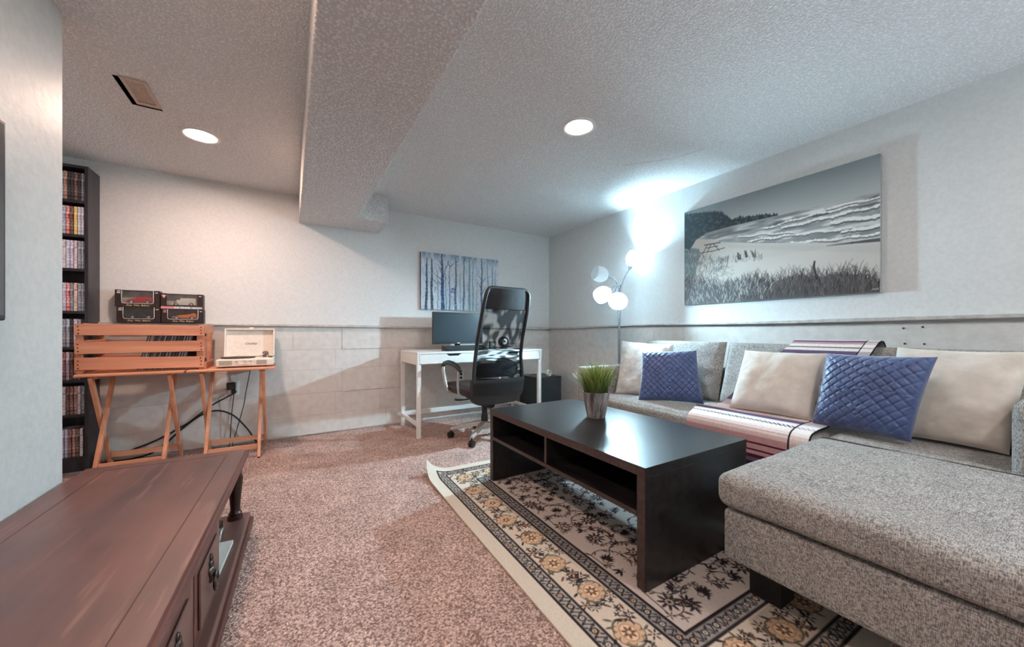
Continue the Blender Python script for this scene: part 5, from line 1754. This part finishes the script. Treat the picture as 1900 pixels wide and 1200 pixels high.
# ------------------------------------------------------------------ boxed model cars on the ledge
def make_car(parent, cx, cy, z, kind, L=0.115):
    body = {'red': (176, 36, 44), 'black': (30, 32, 36), 'white': (206, 198, 188), 'orange': (214, 106, 44)}[kind]
    bm_ = pmat('car_paint_' + kind, body, tuple(min(255, v + 12) for v in body), scale=30, rough=0.2, coat=0.5)
    h = L / 2
    if kind == 'red':
        prof = [(-h, 0.008), (h, 0.008), (h, 0.030), (h * 0.9, 0.038), (-h * 0.15, 0.040), (-h * 0.30, 0.030), (-h * 0.8, 0.024), (-h, 0.018)]
    elif kind == 'white':
        prof = [(-h, 0.008), (h, 0.008), (h, 0.046), (-h * 0.28, 0.046), (-h * 0.30, 0.036), (-h * 0.55, 0.036), (-h * 0.62, 0.022), (-h, 0.020)]
    elif kind == 'black':
        prof = [(-h, 0.010), (h, 0.010), (h, 0.020), (h * 0.35, 0.024), (h * 0.30, 0.036), (-h * 0.1, 0.037), (-h * 0.2, 0.023), (-h, 0.020)]
    else:
        prof = [(-h, 0.012), (h, 0.010), (h, 0.030), (h * 0.8, 0.040), (h * 0.5, 0.034), (h * 0.1, 0.030), (-h * 0.4, 0.026), (-h, 0.018)]
    prof = [(p, 0.008 + (q - 0.008) * 1.45) for p, q in prof]
    b = B()
    b.prism([(cx + p[0], z + p[1]) for p in prof], 'y', cy - 0.016, cy + 0.016)
    c = b.build('toy_car', bm_, parent, bevel=0.003)
    for sx in (-0.62, 0.62):
        w = B()
        for sy in (-1, 1):
            w.lathe([(0.0128, -0.003), (0.0140, 0), (0.0128, 0.003)], 16, aim((cx + sx * h, cy + sy * 0.0165, z + 0.0140), (0, 1, 0)))
        w.build('wheel', M['black_plastic'], c, smooth=True, sharp=50)
        hub = B().lathe([(0.008, 0.0), (0.005, 0.002)], 12, aim((cx + sx * h, cy - 0.0196, z + 0.0140), (0, -1, 0)))
        hub.build('hubcap', M['alu'], c)

def car_box(x0, x1, z0, z1, kind, label, script, strip=None):
    y0, y1 = 3.730, 3.7985
    t = thing('model_car_box', label, 'toy box', ((x0 + x1) / 2, (y0 + y1) / 2, z0), 0, 'boxed model cars on the ledge')
    blk = pmat('dark_card', (38, 24, 24), (50, 33, 32), scale=60, rough=0.5)
    gold = pmat('gold_print', (196, 176, 130), (206, 188, 146), scale=60, rough=0.5)
    th = 0.0015
    wx0, wx1, wz0 = x0 + 0.034, x1 - 0.034, z0 + 0.026
    if kind == 'white':
        wz0 = z0 + 0.028
    s = B()
    s.box(x0, x1, y1 - th, y1, z0, z1)                       # rear
    s.box(x0, x1, y0, y1 - th, z0, z0 + th)                  # floor
    s.box(x0, x0 + th, y0, y1 - th, z0 + th, z1)             # ends
    s.box(x1 - th, x1, y0, y1 - th, z0 + th, z1)
    s.box(x0 + th, x1 - th, y0 + 0.022, y1 - th, z1 - th, z1)
    s.build('card_box', blk, t)
    f = B()
    f.box(x0 + th, wx0, y0, y0 + th, z0 + th, z1)
    f.box(wx1, x1 - th, y0, y0 + th, z0 + th, z1)
    f.box(wx0, wx1, y0, y0 + th, z0 + th, wz0)
    f.build('front_card', blk, t)
    B().box(wx0, wx1, y0 + 0.0003, y0 + 0.0010, wz0, z1).build('window', M['plastic_clear'], t)
    if kind != 'white':
        r = 0.014
        pts = [(wx0, z1 - 0.002), (wx0, wz0 + r)] + [(wx0 + r - r * math.cos(a), wz0 + r - r * math.sin(a)) for a in np.linspace(0, PI / 2, 6)] + \
              [(wx1 - r + r * math.sin(a), wz0 + r - r * math.cos(a)) for a in np.linspace(0, PI / 2, 6)] + [(wx1, z1 - 0.002)]
        B().tube([(p[0], y0 - 0.0004, p[1]) for p in pts], 0.0016, 6).build('window_border', M['white_plastic'], t, smooth=True)
    sc = B(); sc.box(x0 + 0.01, x1 - 0.01, y1 - th - 0.0012, y1 - th - 0.0002, z0 + 0.01, z1 - 0.004)
    sc.build('backdrop', pmat('pale_backdrop' + kind, (150, 146, 142) if kind in ('red', 'white') else (74, 76, 80), (186, 178, 170) if kind in ('red', 'white') else (96, 98, 102), scale=20, rough=0.7), t)
    make_car(t, (x0 + x1) / 2 + 0.004, (y0 + y1) / 2, z0 + th + 0.022, kind, (x1 - x0) * 0.60)
    B().box(wx0 + 0.004, wx1 - 0.004, y0 + 0.012, y1 - 0.006, z0 + th, z0 + th + 0.0215).build('plinth', blk, t)
    xm = (x0 + x1) / 2
    if script:
        text_mesh('script_lettering', script, 0.0150, gold, t, Matrix.Translation((xm, y0 - 0.0006, z0 + 0.012)) @ FACE_Y, 0.4, 0.0003, 0.0003)
    lab = B(); lab.box(x1 - 0.024, x1 - 0.010, y0 - 0.0008, y0 - 0.0001, z1 - 0.018, z1 - 0.013)
    lab.build('price_tab', M['white_plastic'], t)
    if kind != 'white':
        e = B(); e.box(x0 + 0.010, x0 + 0.028, y0 - 0.0008, y0 - 0.0001, z1 - 0.026, z1 - 0.020)
        for k in range(3): e.box(x0 + 0.012 + k * 0.006, x0 + 0.015 + k * 0.006, y0 - 0.0008, y0 - 0.0001, z1 - 0.016, z1 - 0.006)
        e.build('emblem', pmat('pink_print', (206, 150, 156), (214, 160, 164), scale=40, rough=0.5) if kind == 'orange' else M['white_plastic'], t)
    else:
        cx, cz = x0 + 0.018, z1 - 0.022
        e = B().prism([(cx - 0.014, cz + 0.008), (cx, cz - 0.016), (cx + 0.014, cz + 0.008), (cx, cz + 0.011)], 'y', y0 - 0.0012, y0 - 0.0001)
        e.build('emblem', pmat('pink_emblem', (222, 150, 160), (230, 164, 172), scale=40, rough=0.5), t)
        m2 = B().prism([(cx - 0.003, cz + 0.004), (cx, cz - 0.006), (cx + 0.003, cz + 0.004), (cx, cz + 0.007)], 'y', y0 - 0.0018, y0 - 0.0013)
        m2.build('emblem_leaf', M['white_plastic'], t)
        pk = pmat('pink_strip', (212, 140, 150), (222, 156, 162), scale=30, rough=0.5)
        gy = pmat('grey_strip', (150, 148, 156), (166, 164, 172), scale=30, rough=0.5)
        B().box(x0 + 0.001, x0 + 0.085, y0 - 0.0012, y0 - 0.0001, z0 + 0.002, z0 + 0.019).build('strip', pk, t)
        B().box(x0 + 0.0852, x1 - 0.002, y0 - 0.0012, y0 - 0.0001, z0 + 0.002, z0 + 0.019).build('strip', gy, t)
        text_mesh('title_lettering', 'ICE TRUCK', 0.0185, M['white_plastic'], t, Matrix.Translation((x0 + 0.122, y0 - 0.0016, z0 + 0.0105)) @ FACE_Y, 0, 0.0004, 0.0010)
        text_mesh('title_lettering', 'SECOND', 0.0135, M['white_plastic'], t, Matrix.Translation((x1 - 0.036, y0 - 0.0016, z0 + 0.0095)) @ FACE_Y, 0, 0.0004, 0.0005)
SCR = 'Shop  Wise  Balance'
zl = 1.0135
car_box(-1.072, -0.838, zl, zl + 0.112, 'black', 'boxed black model car, lower left of the four on the ledge', SCR)
car_box(-0.832, -0.586, zl, zl + 0.104, 'orange', 'boxed orange and red model racer, lower right of the four on the ledge', SCR)
car_box(-1.080, -0.842, zl + 0.1125, zl + 0.236, 'red', 'boxed red model car, upper left of the four on the ledge', SCR)
car_box(-0.836, -0.590, zl + 0.1045, zl + 0.222, 'white', 'boxed white model truck marked ICE TRUCK, upper right of the four', None)

# ------------------------------------------------------------------ bookcase with discs
def make_bookcase():
    x0, x1, y0, y1, zt = -1.390, -1.175, 3.618, 3.795, 2.064
    t = thing('disc_bookcase', 'tall narrow black shelf tower full of disc cases by the back wall', 'bookcase', ((x0 + x1) / 2, (y0 + y1) / 2, 0))
    K = M['shelf_black']
    for (a, b) in ((x0, x0 + 0.018), (x1 - 0.018, x1)):
        B().box(a, b, y0, y1, 0, zt).build('side_panel', K, t, bevel=0.001)
    B().box(x0 + 0.0182, x1 - 0.0182, y0 + 0.001, y1, zt - 0.018, zt - 0.0005).build('top_panel', K, t)
    B().box(x0 + 0.0182, x1 - 0.0182, y1 - 0.006, y1 - 0.0005, 0.02, zt - 0.0182).build('rear_panel', K, t)
    shelves = [1.828, 1.598, 1.369, 1.083, 0.841, 0.620, 0.388, 0.102]
    for z in shelves:
        B().box(x0 + 0.0182, x1 - 0.0182, y0 + 0.002, y1 - 0.0062, z - 0.018, z).build('shelf', K, t)
    B().box(x0 + 0.0182, x1 - 0.0182, y0 + 0.012, y0 + 0.024, 0, 0.0835).build('kickboard', K, t)
    # disc cases
    pal = {
        'dark brown': ((52, 40, 38), (150, 120, 110)), 'black': ((20, 20, 22), (86, 84, 88)), 'pale blue': ((150, 158, 190), (214, 216, 226)), 'red': ((186, 30, 36), (236, 200, 196)),
        'yellow': ((206, 160, 60), (238, 214, 160)), 'grey': ((96, 102, 118), (170, 174, 184)), 'white': ((206, 202, 206), (150, 136, 160)), 'lilac': ((150, 140, 178), (214, 206, 226)),
        'maroon': ((84, 44, 52), (176, 140, 140)), 'brown': ((120, 84, 74), (196, 170, 158)), 'blue-grey': ((110, 126, 158), (196, 200, 214)), 'cream': ((202, 188, 176), (140, 110, 104)),
    }
    mats = {}
    for k, (a, b) in pal.items():
        a, b = [tuple(min(245, int(v * 1.12 + 8)) for v in c) for c in (a, b)]
        mats[k] = pmat('spine_' + k.replace(' ', '_').replace('-', '_'), a, b, scale=60, rough=0.35, stretch=(0.5, 0.2, 1.0), detail=4, lo=0.42, hi=0.62)
    layout = [
        ['cream', 'dark brown', 'blue-grey', 'brown', 'black', 'black', 'dark brown', 'black', 'grey'],
        ['pale blue', 'pale blue', 'blue-grey', 'red', 'dark brown', 'yellow', 'pale blue', 'pale blue'],
        ['grey', 'lilac', 'white', 'pale blue', 'lilac', 'white', 'grey', 'blue-grey'],
        ['grey', 'black', 'lilac', 'red', 'grey', 'cream', 'grey', 'blue-grey'],
        ['black', 'lilac', 'grey', 'blue-grey', 'black', 'lilac', 'grey', 'black'],
        ['maroon', 'dark brown', 'maroon', 'lilac', 'dark brown', 'maroon', 'grey', 'black'],
        ['lilac', 'white', 'white', 'dark brown', 'maroon', 'brown', 'white', 'grey'],
        ['black', 'maroon', 'lilac', 'pale blue', 'maroon', 'brown', 'dark brown', 'white'],
    ]
    ords = ['right-hand end', 'second', 'third', 'fourth', 'fifth', 'sixth', 'seventh', 'eighth', 'ninth']
    rows_ = ['top', 'second', 'third', 'fourth', 'fifth', 'sixth', 'seventh', 'bottom']
    b = B(); b.box(-0.0066, 0.0066, 0.0, 0.135, 0, 0.188)
    base = mesh_data('disc_case', b.V, b.F)
    base.materials.append(mats['black'])
    xr = x1 - 0.0195
    for si, z in enumerate(shelves):
        tilt = 0.0
        n = len(layout[si])
        for k in range(n):
            colr = layout[si][n - 1 - k]
            o = link('disc_case', base)
            xx = xr - 0.0075 - k * 0.0172 - (0.008 if si in (0, 7) else 0.0) - (0.001 if si != 0 else 0)
            if si == 0: xx = xr - 0.008 - k * 0.0160
            if xx - 0.008 < x0 + 0.019: 
                bpy.data.objects.remove(o); continue
            o.location = (xx, y0 + 0.010 + rnd.uniform(-0.003, 0.003), z + 0.0004)
            o.scale = (1, 1, 1)
            o.material_slots[0].link = 'OBJECT'
            o.material_slots[0].material = mats[colr]
            pos = ords[k] if k == 0 else ords[k] + ' from the right'
            if k == 0:
                lab = '%s disc case at the right-hand end of the %s shelf of the black tower' % (colr, rows_[si])
            else:
                lab = '%s disc case, %s from the right on the %s shelf of the black tower' % (colr, ords[k], rows_[si])
            tag(o, lab, 'disc case', 'disc cases on the black shelf tower')
make_bookcase()

# ------------------------------------------------------------------ low wooden console in the foreground
def make_console():
    L, Wd, zt = 1.86, 0.555, 0.372
    # local: x = 0 at the front edge (towards the room), -Wd at the wall; y = 0 at the far end, -L near
    t = local_thing('console_table', 'low worn mahogany console with ornate handles in the left foreground', 'console', (-0.172, 2.215, 0), (0, 0, math.radians(-1.6)))
    W1, W2 = M['console'], M['console_dark']
    # moulded top: stepped edge
    def outline(o, c=0.022):
        return [(-Wd - o * 0, -L - o), (o - c, -L - o), (o, -L - o + c), (o, o - c), (o - c, o), (-Wd + c, o), (-Wd, o - c)]
    def ring(prof, name, mat):
        b = B()
        P0 = None
        n = None
        for (off, z) in prof:
            pl = outline(off)
            n = len(pl)
            b.V += [(p[0], p[1], z) for p in pl]
        for i in range(len(prof) - 1):
            for k in range(n):
                b.F.append((i * n + k, i * n + (k + 1) % n, (i + 1) * n + (k + 1) % n, (i + 1) * n + k))
        b.F.append(tuple(range(n))[::-1])
        b.F.append(tuple((len(prof) - 1) * n + k for k in range(n)))
        return b.build(name, mat, t)
    ring([(-0.030, 0.318), (-0.022, 0.326), (-0.020, 0.334), (-0.008, 0.338), (0.0, 0.346), (0.0, 0.356), (-0.004, 0.362), (-0.010, 0.364), (-0.012, 0.370), (-0.014, zt - 0.0005)], 'top_moulding', W2)
    B().prism([(-Wd + 0.001, -L + 0.014), (-0.014, -L + 0.014), (-0.014, -0.030), (-0.030, -0.014), (-Wd + 0.001, -0.014)], 'z', zt - 0.0004, zt).build('tabletop', M['console_top'], t)
    # inlaid border line
    ins = B()
    a = 0.078
    for p, q in (((-a, -L + a), (-a, -a)), ((-a, -a), (-Wd + a, -a)), ((-Wd + a, -a), (-Wd + a, -L + a)), ((-a, -L + a), (-Wd + a, -L + a))):
        ins.bar((p[0], p[1], zt + 0.0002), (q[0], q[1], zt + 0.0002), 0.0024, 0.0006)
    ins.build('inlay_line', M['console_leg'], t)
    # plinth
    B().box(-Wd + 0.01, 0.016, -L + 0.0, 0.010, 0.0, 0.030).build('plinth', W2, t, bevel=0.006)
    B().box(-Wd + 0.014, 0.004, -L + 0.008, 0.0, 0.0302, 0.058).build('plinth_step', W1, t, bevel=0.008, seg=3)
    # cabinet carcass between two open ends
    ya, yb = -0.585, -1.30
    B().box(-Wd + 0.03, -0.038, yb, ya, 0.0585, 0.3175).build('carcass', W2, t)
    # frame members on the front
    fr = B()
    for y in (ya - 0.016, (ya + yb) / 2, yb + 0.016):
        fr.box(-0.0378, -0.026, y - 0.016, y + 0.016, 0.0585, 0.3175)
    fr.box(-0.0378, -0.026, yb + 0.032, (ya + yb) / 2 - 0.0162, 0.292, 0.3175).box(-0.0378, -0.026, (ya + yb) / 2 + 0.0162, ya - 0.032, 0.292, 0.3175)
    fr.box(-0.0378, -0.026, yb + 0.032, (ya + yb) / 2 - 0.0162, 0.0585, 0.078).box(-0.0378, -0.026, (ya + yb) / 2 + 0.0162, ya - 0.032, 0.0585, 0.078)
    fr.build('face_frame', W1, t, bevel=0.002)
    for (c, d) in ((yb + 0.034, (ya + yb) / 2 - 0.018), ((ya + yb) / 2 + 0.018, ya - 0.034)):
        dr = B().box(-0.0376, -0.024, c, d, 0.080, 0.290).build('door', W2, t, bevel=0.002)
        pn = B().box(-0.0238, -0.017, c + 0.035, d - 0.035, 0.105, 0.266)
        pn.build('door_panel', W1, dr, bevel=0.006, seg=3)
        hy, hz = (c + d) / 2, 0.205
        h = B()
        # cast back-plate: lobes
        for (dy, dz, r) in ((0, 0.0, 0.020), (0, 0.024, 0.014), (0, 0.044, 0.010), (0, -0.022, 0.013), (0.018, 0.010, 0.010), (-0.018, 0.010, 0.010), (0.014, 0.03, 0.008), (-0.014, 0.03, 0.008)):
            h.ball((-0.015, hy + dy, hz + dz), r, 12, 8, (0.55, 1, 1))
        h.build('handle_plate', M['brass'], dr, smooth=True)
        rg = B(); rg.tube([(-0.003, hy + 0.021 * math.sin(q), hz - 0.030 + 0.027 * math.cos(q)) for q in np.linspace(0, 2 * PI, 25)[:-1]], 0.0048, 8, True)
        rg.ball((-0.006, hy, hz - 0.004), 0.008, 10, 6)
        rg.build('ring_pull', M['brass'], dr, smooth=True)
    # turned legs at the open ends
    prof = [(0.030, 0.0585), (0.030, 0.074), (0.024, 0.078), (0.027, 0.086), (0.022, 0.092), (0.019, 0.105), (0.023, 0.16), (0.029, 0.22), (0.031, 0.25), (0.024, 0.275), (0.029, 0.285), (0.026, 0.295), (0.031, 0.302), (0.031, 0.3175)]
    for (x, y) in ((-0.050, -0.055), (-Wd + 0.06, -0.055), (-0.050, -L + 0.055), (-Wd + 0.06, -L + 0.055)):
        B().lathe(prof, 24, Matrix.Translation((x, y, 0))).build('turned_leg', M['console_leg'], t, smooth=True, sharp=45)
make_console()
bk = B()
cR = Matrix.Translation((-0.172, 2.215, 0)) @ Matrix.Rotation(math.radians(-1.6), 4, 'Z')
def con(b):
    b.V = [tuple(cR @ Vector(v_)) for v_ in b.V]
    return b
b = B()
V = [(-0.150, -0.570, 0.0590), (-0.034, -0.555, 0.0590), (-0.024, -0.305, 0.0590), (-0.130, -0.300, 0.0590)]
b.add(V + [(x, y, z + 0.014) for x, y, z in V], [(3, 2, 1, 0), (4, 5, 6, 7), (0, 1, 5, 4), (1, 2, 6, 5), (2, 3, 7, 6), (3, 0, 4, 7)])
tag(con(b).build('booklet', M['paper']), 'white booklet lying on the open end shelf of the console', 'booklet')
t = thing('cable_box', 'small black electronics box with silver clips on the end shelf of the console', 'electronics', tuple(cR @ Vector((-0.13, -0.13, 0.0588))))
con(B().box(-0.20, -0.085, -0.235, -0.125, 0.0588, 0.092)).build('case', M['black_plastic'], t, bevel=0.003)
for k in range(3):
    con(B().tube([(-0.10 + 0.012 * k, -0.262 - 0.010 * k, 0.065), (-0.098 + 0.012 * k, -0.250, 0.086 + 0.004 * k), (-0.095 + 0.012 * k, -0.232, 0.098)], 0.006, 8)).build('clip', M['alu'], t, smooth=True)

# ------------------------------------------------------------------ television on the left wall
t = thing('television', 'dark flat television mounted on the left wall, cut by the picture edge', 'television', (-0.71, 1.1, 0.973))
B().box(XL + 0.018, XL + 0.050, 0.62, 1.652, 0.973, 1.545).build('housing', M['black_plastic'], t, bevel=0.006, seg=3)
B().box(XL + 0.0502, XL + 0.052, 0.635, 1.637, 0.988, 1.530).build('screen', M['screen'], t)
B().box(XL + 0.0005, XL + 0.0178, 0.95, 1.30, 1.13, 1.40).build('wall_bracket', M['black_plastic'], t)

# ------------------------------------------------------------------ outlets and cables
def outlet(x, z, label, holes=True):
    t = thing('wall_outlet', label, 'outlet', (x, YB - 0.004, z - 0.057))
    B().box(x - 0.036, x + 0.036, YB - 0.007, YB - 0.0012, z - 0.058, z + 0.058).build('cover_plate', M['white_plastic'], t, bevel=0.003)
    for dz in (-0.020, 0.020):
        B().lathe([(0.0155, 0), (0.0155, 0.0015)], 20, aim((x, YB - 0.0071, z + dz), (0, -1, 0))).build('socket', M['black_plastic'] if holes else M['white_plastic'], t, smooth=True, sharp=40)
outlet(-0.402, 0.476, 'white wall outlet with black plugs behind the right tray table', False)
outlet(1.632, 0.452, 'white wall outlet with two dark sockets under the desk, behind the chair')
t = thing('power_adapter', 'black plug-in power adapters in the outlet behind the tray tables', 'adapter', (-0.415, 3.77, 0.45))
B().box(-0.445, -0.385, 3.745, YB - 0.009, 0.468, 0.528).build('adapter_block', M['black_plastic'], t, bevel=0.006)
B().lathe([(0.017, 0), (0.018, 0.028), (0.012, 0.036)], 16, aim((-0.398, YB - 0.009, 0.448), (0, -1, 0))).build('plug', M['black_plastic'], t, smooth=True, sharp=45)

def cable(name, label, pts, r):
    A = [Vector(p) for p in pts]
    out = []
    for i in range(len(A) - 1):
        p0, p1, p2, p3 = A[max(i - 1, 0)], A[i], A[i + 1], A[min(i + 2, len(A) - 1)]
        for k in range(8):
            q = k / 8
            out.append(0.5 * ((2 * p1) + (p2 - p0) * q + (2 * p0 - 5 * p1 + 4 * p2 - p3) * q * q + (3 * p1 - p0 - 3 * p2 + p3) * q ** 3))
    out.append(A[-1])
    o = B().tube(out, r, 8).build(name, M['cable'], None, smooth=True)
    return tag(o, label, 'cable')
cable('power_cable', 'thick black power cable running from the outlet down to the floor by the bookcase',
      [(-0.395, 3.765, 0.44), (-0.43, 3.75, 0.42), (-0.55, 3.775, 0.345), (-0.70, 3.785, 0.22), (-0.86, 3.788, 0.125), (-1.00, 3.785, 0.07), (-1.13, 3.78, 0.03)], 0.0055)
cable('extension_cord', 'thick black extension cord arching over behind the tray tables to the carpet',
      [(-1.15, 3.74, 0.008), (-0.98, 3.75, 0.012), (-0.86, 3.765, 0.05), (-0.72, 3.775, 0.19), (-0.60, 3.772, 0.285), (-0.50, 3.768, 0.305), (-0.40, 3.762, 0.255), (-0.31, 3.755, 0.14), (-0.25, 3.75, 0.03), (-0.22, 3.74, 0.008)], 0.0065)
cable('thin_cable', 'thin black cable hanging straight down from the plug adapter',
      [(-0.398, 3.752, 0.44), (-0.400, 3.755, 0.40), (-0.412, 3.765, 0.28), (-0.42, 3.765, 0.12), (-0.425, 3.755, 0.02), (-0.44, 3.73, 0.004)], 0.003)
cable('player_cable', 'thin black cable hanging from the record player to the carpet',
      [(-0.285, 3.712, 0.66), (-0.29, 3.735, 0.60), (-0.315, 3.75, 0.45), (-0.335, 3.755, 0.32), (-0.38, 3.76, 0.13), (-0.405, 3.75, 0.03), (-0.40, 3.72, 0.004)], 0.003)
